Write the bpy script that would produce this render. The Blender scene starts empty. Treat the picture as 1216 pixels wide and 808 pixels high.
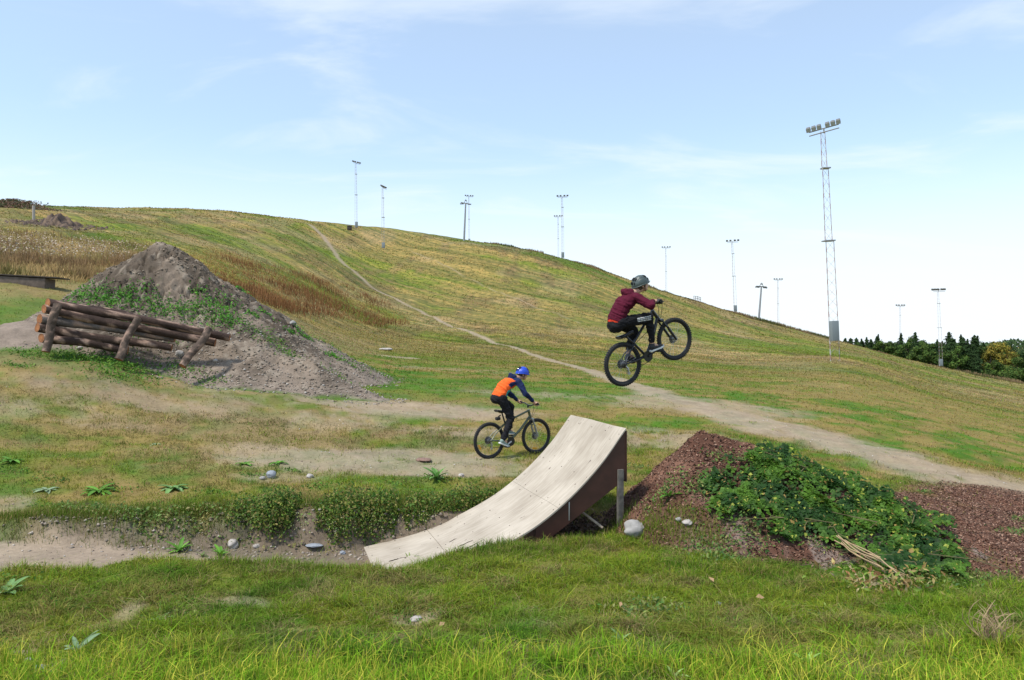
import bpy, math, random
import numpy as np
from mathutils import Vector, Matrix, Euler
R = math.radians
rng = np.random.default_rng(7)
random.seed(7)
scene = bpy.context.scene
COL = scene.collection

# ------------------------------------------------------------------ camera
K = 878.2            # focal length in photo pixels (26 mm lens, 1216 px wide)
CZ = 2.3             # eye height
cam_d = bpy.data.cameras.new("camera"); cam = bpy.data.objects.new("camera", cam_d); COL.objects.link(cam)
cam.location = (0, 0, CZ); cam.rotation_euler = (R(90), 0, 0)
cam_d.lens = 26.0; cam_d.sensor_width = 36.0; cam_d.clip_start = 0.1; cam_d.clip_end = 20000
scene.camera = cam
# ------------------------------------------------------------------ light
SUN_DIR = Vector((-0.42, -0.26, 0.86)).normalized()
elev = math.asin(SUN_DIR.z); az = math.atan2(SUN_DIR.x, SUN_DIR.y)
w = bpy.data.worlds.new("World"); scene.world = w; w.use_nodes = True
nt = w.node_tree; nt.nodes.clear()
out = nt.nodes.new("ShaderNodeOutputWorld"); bg = nt.nodes.new("ShaderNodeBackground")
sky = nt.nodes.new("ShaderNodeTexSky"); sky.sky_type = 'NISHITA'; sky.sun_disc = False
sky.sun_elevation = elev; sky.sun_rotation = az; sky.air_density = 1.0; sky.dust_density = 0.4; sky.ozone_density = 2.0
bg.inputs[1].default_value = 0.14
tc = nt.nodes.new("ShaderNodeTexCoord")
# thin high cloud: planar projection of the view direction onto a cloud layer
sep = nt.nodes.new("ShaderNodeSeparateXYZ"); nt.links.new(tc.outputs["Generated"], sep.inputs[0])
zz = nt.nodes.new("ShaderNodeMath"); zz.operation = 'ADD'; zz.inputs[1].default_value = 0.16; nt.links.new(sep.outputs[2], zz.inputs[0])
zm = nt.nodes.new("ShaderNodeMath"); zm.operation = 'MAXIMUM'; zm.inputs[1].default_value = 0.05; nt.links.new(zz.outputs[0], zm.inputs[0])
dx = nt.nodes.new("ShaderNodeMath"); dx.operation = 'DIVIDE'; nt.links.new(sep.outputs[0], dx.inputs[0]); nt.links.new(zm.outputs[0], dx.inputs[1])
dy = nt.nodes.new("ShaderNodeMath"); dy.operation = 'DIVIDE'; nt.links.new(sep.outputs[1], dy.inputs[0]); nt.links.new(zm.outputs[0], dy.inputs[1])
cmb = nt.nodes.new("ShaderNodeCombineXYZ"); nt.links.new(dx.outputs[0], cmb.inputs[0]); nt.links.new(dy.outputs[0], cmb.inputs[1])
mp = nt.nodes.new("ShaderNodeMapping"); mp.inputs["Rotation"].default_value = (0, 0, R(-28)); mp.inputs["Scale"].default_value = (0.5, 1.0, 1)
nt.links.new(cmb.outputs[0], mp.inputs[0])
n1 = nt.nodes.new("ShaderNodeTexNoise"); n1.inputs["Scale"].default_value = 2.3; n1.inputs["Detail"].default_value = 10; n1.inputs["Roughness"].default_value = 0.56; n1.inputs["Distortion"].default_value = .8
nt.links.new(mp.outputs[0], n1.inputs["Vector"])
cr = nt.nodes.new("ShaderNodeMapRange"); cr.interpolation_type = 'SMOOTHSTEP'
cr.inputs[1].default_value = 0.48; cr.inputs[2].default_value = 0.74; cr.inputs[3].default_value = 0.0; cr.inputs[4].default_value = 0.52
nt.links.new(n1.outputs[0], cr.inputs[0])
# milky veil that thickens towards the horizon
hz = nt.nodes.new("ShaderNodeMapRange"); hz.interpolation_type = 'SMOOTHERSTEP'
hz.inputs[1].default_value = 0.0; hz.inputs[2].default_value = 0.30; hz.inputs[3].default_value = 0.96; hz.inputs[4].default_value = 0.34
nt.links.new(sep.outputs[2], hz.inputs[0])
inv1 = nt.nodes.new("ShaderNodeMath"); inv1.operation = 'SUBTRACT'; inv1.inputs[0].default_value = 1; nt.links.new(cr.outputs[0], inv1.inputs[1])
inv2 = nt.nodes.new("ShaderNodeMath"); inv2.operation = 'SUBTRACT'; inv2.inputs[0].default_value = 1; nt.links.new(hz.outputs[0], inv2.inputs[1])
mu = nt.nodes.new("ShaderNodeMath"); mu.operation = 'MULTIPLY'; nt.links.new(inv1.outputs[0], mu.inputs[0]); nt.links.new(inv2.outputs[0], mu.inputs[1])
fac = nt.nodes.new("ShaderNodeMath"); fac.operation = 'SUBTRACT'; fac.inputs[0].default_value = 1; nt.links.new(mu.outputs[0], fac.inputs[1])
mixs = nt.nodes.new("ShaderNodeMix"); mixs.data_type = 'RGBA'
nt.links.new(fac.outputs[0], mixs.inputs[0]); hs = nt.nodes.new('ShaderNodeMix'); hs.data_type = 'RGBA'; hs.blend_type = 'MULTIPLY'; hs.inputs[0].default_value = 1; hs.inputs[7].default_value = (.86, 1.03, 1.07, 1); nt.links.new(sky.outputs[0], hs.inputs[6]); nt.links.new(hs.outputs[2], mixs.inputs[6])
mixs.inputs[7].default_value = (4.6, 4.95, 5.3, 1)
nt.links.new(mixs.outputs[2], bg.inputs[0]); nt.links.new(bg.outputs[0], out.inputs[0])
sd = bpy.data.lights.new("sun", 'SUN'); sd.energy = 2.9; sd.angle = R(8); sd.color = (1.0, 0.95, 0.87)
so = bpy.data.objects.new("sun", sd); COL.objects.link(so)
so.rotation_euler = SUN_DIR.to_track_quat('Z', 'Y').to_euler()
vs = scene.view_settings; vs.view_transform = 'Standard'; vs.look = 'None'; vs.exposure = 0.62; vs.gamma = 1.0; vs.use_curve_mapping = False
scene.render.resolution_x = 1024; scene.render.resolution_y = 680
scene.cycles.max_bounces = 5; scene.cycles.diffuse_bounces = 2; scene.cycles.transmission_bounces = 3
scene.cycles.transparent_max_bounces = 4

# ------------------------------------------------------------------ noise
def _h(ix, iy, s):
    n = (ix.astype(np.int64) * 374761393 + iy.astype(np.int64) * 668265263 + s * 1442695041) & 0x7fffffff
    n = ((n ^ (n >> 13)) * 1274126177) & 0x7fffffff
    n = ((n ^ (n >> 16)) * 2246822519) & 0x7fffffff
    return ((n ^ (n >> 15)) & 0xfffff) / float(0xfffff)
def vnoise(x, y, s=0):
    x = np.asarray(x, float); y = np.asarray(y, float)
    ix = np.floor(x); iy = np.floor(y); fx = x - ix; fy = y - iy
    fx = fx * fx * (3 - 2 * fx); fy = fy * fy * (3 - 2 * fy)
    a = _h(ix, iy, s); b = _h(ix + 1, iy, s); c = _h(ix, iy + 1, s); d = _h(ix + 1, iy + 1, s)
    return (a * (1 - fx) + b * fx) * (1 - fy) + (c * (1 - fx) + d * fx) * fy
def fbm(x, y, s=0, o=4):
    t = 0; a = 1; n = 0
    for i in range(o):
        t = t + a * vnoise(x * 2.03 ** i + 17.3 * i, y * 2.03 ** i - 9.1 * i, s + i); n += a; a *= 0.52
    return t / n
def sstep(e0, e1, x):
    t = np.clip((x - e0) / (e1 - e0), 0, 1); return t * t * (3 - 2 * t)
def lerp(a, b, t):
    return a + (b - a) * t
def lerpc(a, b, t):
    a = np.asarray(a, float); b = np.asarray(b, float); t = np.asarray(t)[..., None]
    return a * (1 - t) + b * t

# ------------------------------------------------------------------ terrain height
# surveyed profiles: for each bearing column, distance -> apparent elevation (slope to the eye)
NEAR = [(0.9, -1.70), (3, -1.93), (4.6, -2.12), (6, -2.22), (7.3, -2.27), (9, -2.29), (10.7, -2.27)]
COLS = {
 -300: ([], [(12.3,535),(14.5,480),(17,438),(20,405),(30,325),(45,290),(90,255),(150,240),(300,246)]),
 0:   ([], [(12.3,543),(14.5,491),(17,437),(20,403),(24,374),(30,334),(45,300),(90,265),(150,243),(300,250)]),
 100: ([], [(12.3,550),(14.5,505),(17,448),(20,412),(24,383),(32,343),(50,308),(90,278),(180,247),(300,250)]),
 200: ([], [(12.3,553),(14.5,512),(17,471),(20,434),(24,400),(35,355),(60,313),(100,283),(150,262),(210,247),(300,252)]),
 300: ([], [(12.3,558),(14.5,520),(17,480),(20,450),(24,420),(35,382),(60,345),(100,312),(160,275),(225,254),(300,260)]),
 365: ([], [(12.3,561),(14.5,524),(17,484),(20,458),(24,434),(35,406),(60,376),(100,338),(160,292),(235,262),(300,268)]),
 455: ([], [(12.3,563),(14.5,528),(17,492),(20,468),(24,450),(35,430),(60,408),(100,378),(150,340),(214,302),(258,270),(300,275)]),
 555: ([], [(12.3,563),(14.5,528),(17,497),(20,474),(24,456),(35,436),(60,415),(100,388),(150,350),(245,285),(300,290)]),
 670: ([], [(12.3,563),(14.5,528),(17,499),(20,478),(24,462),(35,442),(60,421),(100,392),(150,352),(222,307),(300,313)]),
 780: ([], [(12.3,563),(14.5,530),(17,503),(20,484),(24,468),(35,449),(60,427),(100,402),(150,373),(213,345),(300,351)]),
 870: ([], [(12.3,565),(14.5,532),(17,508),(20,490),(24,474),(35,455),(60,433),(100,412),(150,392),(205,371),(300,377)]),
 1000: ([(7.3,-2.32),(9,-2.36),(10.7,-2.38)], [(12.3,573),(14.5,543),(17,520),(20,503),(24,487),(35,461),(60,429),(100,419),(150,412),(195,407),(300,413)]),
 1115: ([(7.3,-2.36),(9,-2.42),(10.7,-2.47)], [(12.3,582),(14.5,553),(17,532),(20,516),(24,503),(35,480),(60,461),(100,449),(190,437),(300,444)]),
 1216: ([(7.3,-2.38),(9,-2.48),(10.7,-2.58)], [(12.3,592),(14.5,568),(17,549),(20,534),(24,520),(35,498),(60,480),(100,468),(180,457),(300,462)]),
 1500: ([(7.3,-2.45),(9,-2.6),(10.7,-2.8)], [(12.3,620),(14.5,600),(17,585),(20,570),(35,535),(60,515),(100,500),(180,490),(300,492)]),
}
def pchip(xs, ys, q):
    xs = np.array(xs, float); ys = np.array(ys, float)
    h = np.diff(xs); m = np.diff(ys) / h
    d = np.zeros(len(xs)); d[0] = m[0]; d[-1] = m[-1]
    for i in range(1, len(xs) - 1):
        if m[i-1] * m[i] > 0:
            w1 = 2 * h[i] + h[i-1]; w2 = h[i] + 2 * h[i-1]
            d[i] = (w1 + w2) / (w1 / m[i-1] + w2 / m[i])
    i = np.clip(np.searchsorted(xs, q) - 1, 0, len(h) - 1); t = np.clip((q - xs[i]) / h[i], 0, 1)
    return ((2*t**3-3*t**2+1)*ys[i] + (t**3-2*t**2+t)*h[i]*d[i] + (-2*t**3+3*t**2)*ys[i+1] + (t**3-t**2)*h[i]*d[i+1])
LD0, LD1, ND = math.log(0.9), math.log(6000), 600
LDS = np.linspace(LD0, LD1, ND)
UC = sorted(COLS); _tab = []
for u_ in UC:
    ov, far = COLS[u_]
    near = [p for p in NEAR if p[0] not in [q[0] for q in ov]] + ov; near.sort()
    pts = [(math.log(d), 404 - z * K / d) for d, z in near] + [(math.log(d), v) for d, v in far]
    pts += [(math.log(600), 455), (math.log(6000), 408)]
    _tab.append(pchip([p[0] for p in pts], [p[1] for p in pts], LDS))
_tab = np.array(_tab); UF = np.arange(-300, 1501, 4.0)
TAB = np.array([pchip(UC, _tab[:, j], UF) for j in range(ND)]).T        # [u, d]
_k = np.exp(-.5*(np.arange(-24, 25)/9.0)**2); _k /= _k.sum(); _pad = np.vstack([np.repeat(TAB[:1], 24, 0), TAB, np.repeat(TAB[-1:], 24, 0)])
_sm = np.array([np.convolve(_pad[:, j], _k, 'valid') for j in range(ND)]).T
_wt = sstep(math.log(25), math.log(60), LDS)[None, :]; TAB = TAB*(1-_wt) + _sm*_wt
def vtab(u, ld):
    a = np.clip((u + 300) / 4.0, 0, len(UF) - 1.001); b = np.clip((ld - LD0) / (LD1 - LD0) * (ND - 1), 0, ND - 1.001)
    i = a.astype(int); j = b.astype(int); fa = a - i; fb = b - j
    return (TAB[i, j]*(1-fa)+TAB[i+1, j]*fa)*(1-fb) + (TAB[i, j+1]*(1-fa)+TAB[i+1, j+1]*fa)*fb
def smin_dist(x, y, pts):
    """distance to a polyline, side sign and interpolated extra values"""
    best = np.full(np.shape(x), 1e9); vals = np.zeros(np.shape(x) + (len(pts[0]) - 2,)); side = np.zeros(np.shape(x))
    for a, b in zip(pts[:-1], pts[1:]):
        ax, ay = a[0], a[1]; ex, ey = b[0]-ax, b[1]-ay; L2 = ex*ex+ey*ey
        t = np.clip(((x-ax)*ex + (y-ay)*ey) / L2, 0, 1)
        dd = np.hypot(x-ax-t*ex, y-ay-t*ey); m = dd < best
        best = np.where(m, dd, best); side = np.where(m, np.sign(ex*(y-ay)-ey*(x-ax)), side)
        for k in range(vals.shape[-1]):
            vals[..., k] = np.where(m, a[2+k] + (b[2+k]-a[2+k])*t, vals[..., k])
    return best, side, vals
#          x      y     half  depth
DITCH = [(-9.0, 8.1, .8, .12), (-6.1, 8.45, .85, .22), (-4.6, 8.65, .78, .32), (-3.6, 8.8, .75, .40), (-2.7, 8.84, .82, .45),
         (-1.7, 8.85, 1.02, .47), (-0.9, 9.15, .90, .46), (0.2, 9.5, .75, .36), (1.1, 9.8, .5, .12), (1.9, 10.1, .4, 0.0)]
def H(x, y):
    x = np.asarray(x, float); y = np.asarray(y, float)
    d = np.clip(y, 0.9, 6000); u = 608 + K * x / d
    z = CZ - (vtab(np.clip(u, -300, 1500), np.log(d)) - 404) / K * d
    dd, side, v = smin_dist(x, y, DITCH)
    wob = (fbm(x*1.1, y*1.1, 5, 3) - .5) * .62
    far = side > 0
    wall = np.where(far, .26, .5)
    f = 1 - sstep(v[..., 0] + wob, v[..., 0] + wall + wob, dd)
    z = z - v[..., 1] * f
    r = np.hypot(x, y); z = z + (fbm(x*3.4, y*3.4, 15, 3)-.5)*.11*(1-f)*(1-sstep(9, 16, r)) + (fbm(x*1.6, y*2.2, 16, 3)-.5)*.10*(1-f)*sstep(9, 12, r)*(1-sstep(25, 45, r))
    amp = np.clip(r / 60, 0.25, 1.2)
    z = z + (fbm(x*.9, y*.9, 11, 4) - .5) * .16 * np.clip(r/9, .3, 1) * (1-.75*f) + (fbm(x*.12, y*.12, 3, 3) - .5) * .8 * sstep(25, 120, r) * amp
    return z
def at(u, v, d):
    return Vector(((u - 608) / K * d, d, CZ - (v - 404) / K * d))
_hd = np.exp(np.linspace(math.log(3.0), math.log(400), 5000))
def hit(u, v, dmin=3.0):
    """where the line of sight of (u, v) meets the ground"""
    dd = _hd[_hd >= dmin]; x = (u - 608) / K * dd; z = CZ - (v - 404) / K * dd
    below = z <= H(x, dd)
    i = int(np.argmax(below)) if below.any() else len(dd) - 1
    return float(x[i]), float(dd[i]), float(H(x[i], dd[i]))
def hits(u, v, dmin=3.0):
    """the same for many pixels"""
    u = np.asarray(u, float); v = np.asarray(v, float); n = len(u); out = np.zeros((n, 3))
    dd = np.exp(np.linspace(math.log(dmin), math.log(260), 260))
    for a in range(0, n, 400):
        uu = u[a:a+400, None]; vv = v[a:a+400, None]
        x = (uu - 608) / K * dd; z = CZ - (vv - 404) / K * dd
        b = z <= H(x, np.broadcast_to(dd, x.shape)); i = np.argmax(b, 1); i = np.where(b.any(1), i, len(dd)-1)
        out[a:a+400, 1] = dd[i]; out[a:a+400, 0] = (u[a:a+400]-608)/K*dd[i]
    out[:, 2] = H(out[:, 0], out[:, 1]); return out

# ------------------------------------------------------------------ ground cover maps (world space)
def wl(pts):  return [hit(u, v)[:2] + tuple(r) for u, v, *r in pts]
TRAIL = wl([(365,266,.8),(385,282,.75),(405,310,.65),(440,340,.52),(500,370,.46),(560,395,.42),(620,416,.42),(700,440,.5),(745,455,.7),(790,472,.9),
            (850,488,1.2),(920,505,1.45),(1000,530,1.35),(1100,556,1.35),(1216,583,1.2),(1400,625,1.2)])
TRAIL2 = wl([(470,290,.25),(520,312,.25),(600,350,.25),(690,385,.2)])
DPATH = [(-12, 8.0, .8), (-9.0, 8.15, .8), (-6.1, 8.42, .8), (-5.2, 8.55, .72), (-4.5, 8.65, .60), (-3.9, 8.72, .50), (-3.3, 8.74, .40), (-2.6, 8.7, .35)]
def pl(u, v, rx, ry, s): x, y, _ = hit(u, v); return (x, y, rx, ry, s)
PATCH = [pl(480,487,3.3,1.3,1.0), pl(440,545,3.0,1.1,1.0), pl(520,560,1.5,.5,1.0), pl(590,560,.8,.3,.7), pl(350,535,1.5,.6,.7), pl(250,460,3,.8,.5), pl(400,500,1.4,.8,.7), pl(545,512,1.3,.5,.7), pl(330,570,.8,.3,.6),
         pl(150,470,3.0,1.2,.5), pl(60,485,2.2,.8,.45), pl(300,480,2.6,.9,.45), pl(480,425,1.6,.6,.9), pl(790,520,1.4,1.2,.8), pl(830,480,3.5,2.2,.8),
         pl(700,430,5,1.5,.5), pl(290,715,.30,.13,.7), pl(155,725,.14,.16,.7), pl(495,738,.26,.14,.75), pl(330,770,.12,.10,.5), pl(640,735,.2,.1,.6), pl(430,700,.15,.1,.6), pl(560,790,.1,.08,.6), pl(1010,720,.25,.12,.5), pl(760,745,1.2,.2,.35), pl(25,775,.18,.15,1.0),
         pl(60,790,.14,.12,.9), pl(0,600,.5,.5,.7), pl(900,430,12,3,.25), pl(560,440,5,1.2,.5), pl(650,470,3,1.0,.6), pl(560,290,14,4,.5), pl(850,720,.8,.18,.25)]
BARKC = [pl(1130,640,1.9,1.6,1.2), pl(1200,660,1.6,1.5,1.2), pl(1090,600,1.0,.8,1.0), pl(1216,600,1.6,1.2,1.1), pl(1140,612,1.5,.8,1.1), pl(1060,590,.8,.5,1.0)]
def patchmask(L, x, y):
    m = np.zeros(np.shape(x))
    for cx, cy, rx, ry, s in L:
        q = np.hypot((x-cx)/rx, (y-cy)/ry); m = np.maximum(m, s * (1 - sstep(.55, 1.35, q)))
    return m
def dirtmask(x, y):
    n = fbm(x*1.1, y*1.6, 21, 4); n2 = fbm(x*6, y*6, 22, 3)
    d1, _, v1 = smin_dist(x, y, TRAIL)
    r = np.hypot(x, y)
    jit = (n - .5) * 1.1 * np.clip(1.2 - r/150, .15, 1)
    m = (1 - sstep(.45, 1.35, d1 / v1[..., 0] + jit)) * .98; m = m * lerp(1, sstep(.36, .60, fbm(x*3.2, y*7, 23, 4)*.55 + n*.30 + m*.26), sstep(90, 30, r))
    d2, _, v2 = smin_dist(x, y, TRAIL2); m = np.maximum(m, (1 - sstep(.5, 1.4, d2 / v2[..., 0])) * .45)
    d3, _, v3 = smin_dist(x, y, DPATH); m = np.maximum(m, 1.1 * (1 - sstep(.75, 1.25, d3 / v3[..., 0] + (n-.5)*.6)))
    p = patchmask(PATCH, x, y); p = p * sstep(.45, .62, n * .48 + n2 * .36 + p * .28) * (.70+.3*n2)
    return np.clip(np.maximum(m, p), 0, 1)
def soilmask(x, y):
    dd, side, v = smin_dist(x, y, DITCH)
    f = 1 - sstep(v[..., 0] + .10, v[..., 0] + .42, dd)
    return np.clip(f * sstep(.1, .3, v[..., 1]) , 0, 1)
def barkmask(x, y):
    return np.clip(patchmask(BARKC, x, y) + (fbm(x*5, y*5, 31, 3) - .5) * .6 * (patchmask(BARKC, x, y) > .02), 0, 1)
G1 = np.array((.058, .130, .008)); G2 = np.array((.112, .136, .015)); G3 = np.array((.205, .155, .045)); G4 = np.array((.25, .18, .088)); BR = np.array((.145,.095,.042))
DIRT = np.array((.315, .245, .18)); SOIL = np.array((.17, .13, .10)); BARK = np.array((.125, .062, .040))
SA = (0.66, -0.75)     # fall line of the mown slope
def drymask(x, y):
    r = np.hypot(x, y)
    al = x*SA[0] + y*SA[1]; ac = x*SA[1] - y*SA[0]
    ac = ac + 14*(fbm(x*.012, y*.012, 47, 2)-.5); streak = fbm(al*.012, ac*.12, 41, 5)
    streak2 = fbm(al*.02, ac*.55, 44, 3)
    blot = fbm(x*.06, y*.035, 42, 4); fine = fbm(x*.55, y*.5, 43, 4)
    far = sstep(18, 60, r)
    hill = .40*streak + .24*streak2 + .36*blot
    near = .5*fbm(x*.5, y*.6, 45, 4) + .5*fbm(x*2.2, y*2.6, 46, 3)
    v = lerp(near, hill, far)
    t = sstep(.36, .62, v + .12*(fine-.5) + .05*far)
    # green apron of short grass around the mound, drier plain beyond the ditch
    plain = np.exp(-((y-16)/3.5)**2) * np.exp(-((x+6)/7)**2)
    t = t + .30*plain
    t = np.where((r < 8.2), t * .62, t)
    x0, y0, _ = GREENC
    t = t - .65*np.exp(-(((x-x0)/4)**2 + ((y-y0)/3.0)**2))
    lush = np.exp(-((y-23)/4.0)**2) * sstep(-22, -9, -np.abs(x+13))
    t = t - .8*lush
    t = t - .35*np.exp(-((y-12.2)/1.2)**2)*(x < -.5)
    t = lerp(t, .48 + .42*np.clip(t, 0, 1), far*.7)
    return np.clip(t, 0, 1)
GREENC = hit(1000, 440)
def albedo(x, y):
    t = drymask(x, y); r = np.hypot(x, y)
    c = lerpc(G1, G2, sstep(0, .45, t)); c = c * 1.0
    c = np.where((t > .45)[..., None], lerpc(G2, G3, sstep(.45, .95, t)), c)
    pk = fbm(x*.09+5, y*.05, 51, 4)
    c = lerpc(c, G4, sstep(.52, .70, pk) * .55 * sstep(8, 30, r))
    c = lerpc(c, BR, sstep(.56, .72, fbm(x*.25, y*.05, 52, 4)) * .55 * sstep(40, 90, r))
    c = lerpc(c, BR*1.3, sstep(.52, .7, fbm(x*3, y*3, 53, 3)) * .35 * (1-sstep(20, 40, r)))
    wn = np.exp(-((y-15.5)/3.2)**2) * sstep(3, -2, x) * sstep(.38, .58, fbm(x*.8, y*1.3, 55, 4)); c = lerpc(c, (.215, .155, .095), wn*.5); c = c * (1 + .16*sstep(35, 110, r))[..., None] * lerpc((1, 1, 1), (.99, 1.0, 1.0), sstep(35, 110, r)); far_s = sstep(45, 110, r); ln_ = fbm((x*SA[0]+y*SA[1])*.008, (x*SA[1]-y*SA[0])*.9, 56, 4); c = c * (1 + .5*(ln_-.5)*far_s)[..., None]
    c = lerpc(c, SOIL, soilmask(x, y) * .9)
    c = lerpc(c, DIRT, dirtmask(x, y) * (.92 - .25*fbm(x*9, y*9, 54, 2)))
    c = lerpc(c, BARK, barkmask(x, y))
    return c

# ------------------------------------------------------------------ object helpers
def tag(o, label=None, cat=None, group=None, kind=None):
    if label: o['label'] = label
    if cat: o['category'] = cat
    if group: o['group'] = group
    if kind: o['kind'] = kind
    return o
def empty(name, loc=(0, 0, 0), rot=None):
    o = bpy.data.objects.new(name, None); COL.objects.link(o); o.location = loc; o.empty_display_size = .2
    if rot is not None: o.rotation_euler = rot
    return o
def link(name, me, parent=None, mats=()):
    o = bpy.data.objects.new(name, me); COL.objects.link(o)
    for m in mats: me.materials.append(m)
    if parent is not None: o.parent = parent
    return o
def copy_tree(o, parent=None):
    c = o.copy(); COL.objects.link(c)
    if parent is not None: c.parent = parent
    for ch in [k for k in list(o.children)]: copy_tree(ch, c)
    return c
def fast_mesh(name, V, quads=None, tris=None, col=None, smooth=False, fcol=None):
    me = bpy.data.meshes.new(name); V = np.ascontiguousarray(V, np.float32)
    parts = []; tot = []
    if quads is not None and len(quads): parts.append(np.asarray(quads, np.int32).ravel()); tot.append(np.full(len(quads), 4, np.int32))
    if tris is not None and len(tris): parts.append(np.asarray(tris, np.int32).ravel()); tot.append(np.full(len(tris), 3, np.int32))
    L = np.concatenate(parts); T = np.concatenate(tot); S = np.concatenate(([0], np.cumsum(T)[:-1])).astype(np.int32)
    me.vertices.add(len(V)); me.vertices.foreach_set("co", V.ravel())
    me.loops.add(len(L)); me.loops.foreach_set("vertex_index", L)
    me.polygons.add(len(T)); me.polygons.foreach_set("loop_start", S); me.polygons.foreach_set("loop_total", T)
    if smooth: me.polygons.foreach_set("use_smooth", np.ones(len(T), bool))
    me.update(calc_edges=True)
    if col is not None: set_col(me, col)
    return me
def set_col(me, col):
    a = me.color_attributes.new("Col", 'FLOAT_COLOR', 'POINT')
    c = np.ones((len(me.vertices), 4), np.float32); c[:, :3] = col; a.data.foreach_set("color", c.ravel())

class MB:
    """collects simple shapes and links them as one mesh"""
    def __init__(s): s.v = []; s.f = []
    def add(s, vs_, fs):
        n = len(s.v); s.v += [tuple(p) for p in vs_]; s.f += [tuple(i + n for i in f) for f in fs]; return s
    def tube(s, pts, rad, n=8, cap=True, close=False):
        pts = [Vector(p) for p in pts]; m = len(pts)
        if not hasattr(rad, '__len__'): rad = [rad] * m
        up = None; rings = []
        for i, p in enumerate(pts):
            if close: t = (pts[(i+1) % m] - pts[i-1])
            else: t = pts[min(i+1, m-1)] - pts[max(i-1, 0)]
            t.normalize()
            if up is None: up = t.orthogonal().normalized()
            up = (up - t * up.dot(t)).normalized(); bi = t.cross(up)
            rings.append([p + (up*math.cos(2*math.pi*k/n) + bi*math.sin(2*math.pi*k/n)) * rad[i] for k in range(n)])
        vs_ = [q for r_ in rings for q in r_]; fs = []
        for i in range(m if close else m - 1):
            j = (i + 1) % m
            for k in range(n): fs.append((i*n+k, i*n+(k+1) % n, j*n+(k+1) % n, j*n+k))
        if cap and not close:
            fs.append(tuple(range(n))[::-1]); fs.append(tuple((m-1)*n+k for k in range(n)))
        return s.add(vs_, fs)
    def ell(s, c, r, rot=None, nu=14, nv=10):
        c = Vector(c); M = rot.to_matrix() if isinstance(rot, Euler) else (rot if rot is not None else Matrix.Identity(3))
        if not hasattr(r, '__len__'): r = (r, r, r)
        vs_ = [c + M @ Vector((0, 0, r[2]))]
        for i in range(1, nv):
            a = math.pi * i / nv
            for k in range(nu):
                b = 2 * math.pi * k / nu
                vs_.append(c + M @ Vector((r[0]*math.sin(a)*math.cos(b), r[1]*math.sin(a)*math.sin(b), r[2]*math.cos(a))))
        vs_.append(c + M @ Vector((0, 0, -r[2]))); fs = []
        for k in range(nu): fs.append((0, 1+k, 1+(k+1) % nu))
        for i in range(nv-2):
            for k in range(nu): a = 1+i*nu; fs.append((a+k, a+nu+k, a+nu+(k+1) % nu, a+(k+1) % nu))
        e = len(vs_)-1; a = 1+(nv-2)*nu
        for k in range(nu): fs.append((e, a+(k+1) % nu, a+k))
        return s.add(vs_, fs)
    def limb(s, a, b, ra, rb):
        s.tube([a, b], [ra, rb], 14); s.ell(a, ra); s.ell(b, rb); return s
    def box(s, c, size, rot=None, bev=0.0):
        M = rot.to_matrix() if isinstance(rot, Euler) else (rot if rot is not None else Matrix.Identity(3))
        hx, hy, hz_ = [q/2 for q in size]; c = Vector(c); b = min(bev, hx*.9, hy*.9, hz_*.9)
        if b <= 0:
            vs_ = [c + M @ Vector((x*hx, y*hy, z*hz_)) for x in (-1, 1) for y in (-1, 1) for z in (-1, 1)]
            return s.add(vs_, [(0,1,3,2),(4,6,7,5),(0,4,5,1),(2,3,7,6),(0,2,6,4),(1,5,7,3)])
        import bmesh
        bm = bmesh.new(); bmesh.ops.create_cube(bm, size=1)
        for v in bm.verts: v.co = Vector((v.co.x*2*hx, v.co.y*2*hy, v.co.z*2*hz_))
        bmesh.ops.bevel(bm, geom=list(bm.edges), offset=b, segments=2, affect='EDGES', profile=.6)
        bm.verts.index_update()
        s.add([c + M @ v.co for v in bm.verts], [[v.index for v in f.verts] for f in bm.faces]); bm.free(); return s
    def build(s, name, mat, parent=None, smooth=True, ang=40, jitter=None, colf=None):
        me = bpy.data.meshes.new(name); me.from_pydata(s.v, [], s.f); me.update()
        if smooth:
            me.polygons.foreach_set("use_smooth", np.ones(len(me.polygons), bool))
            try: me.set_sharp_from_angle(angle=R(ang))
            except Exception: pass
        if colf is not None:
            co = np.array(s.v); set_col(me, colf(co))
        return link(name, me, parent, [mat])

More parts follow.
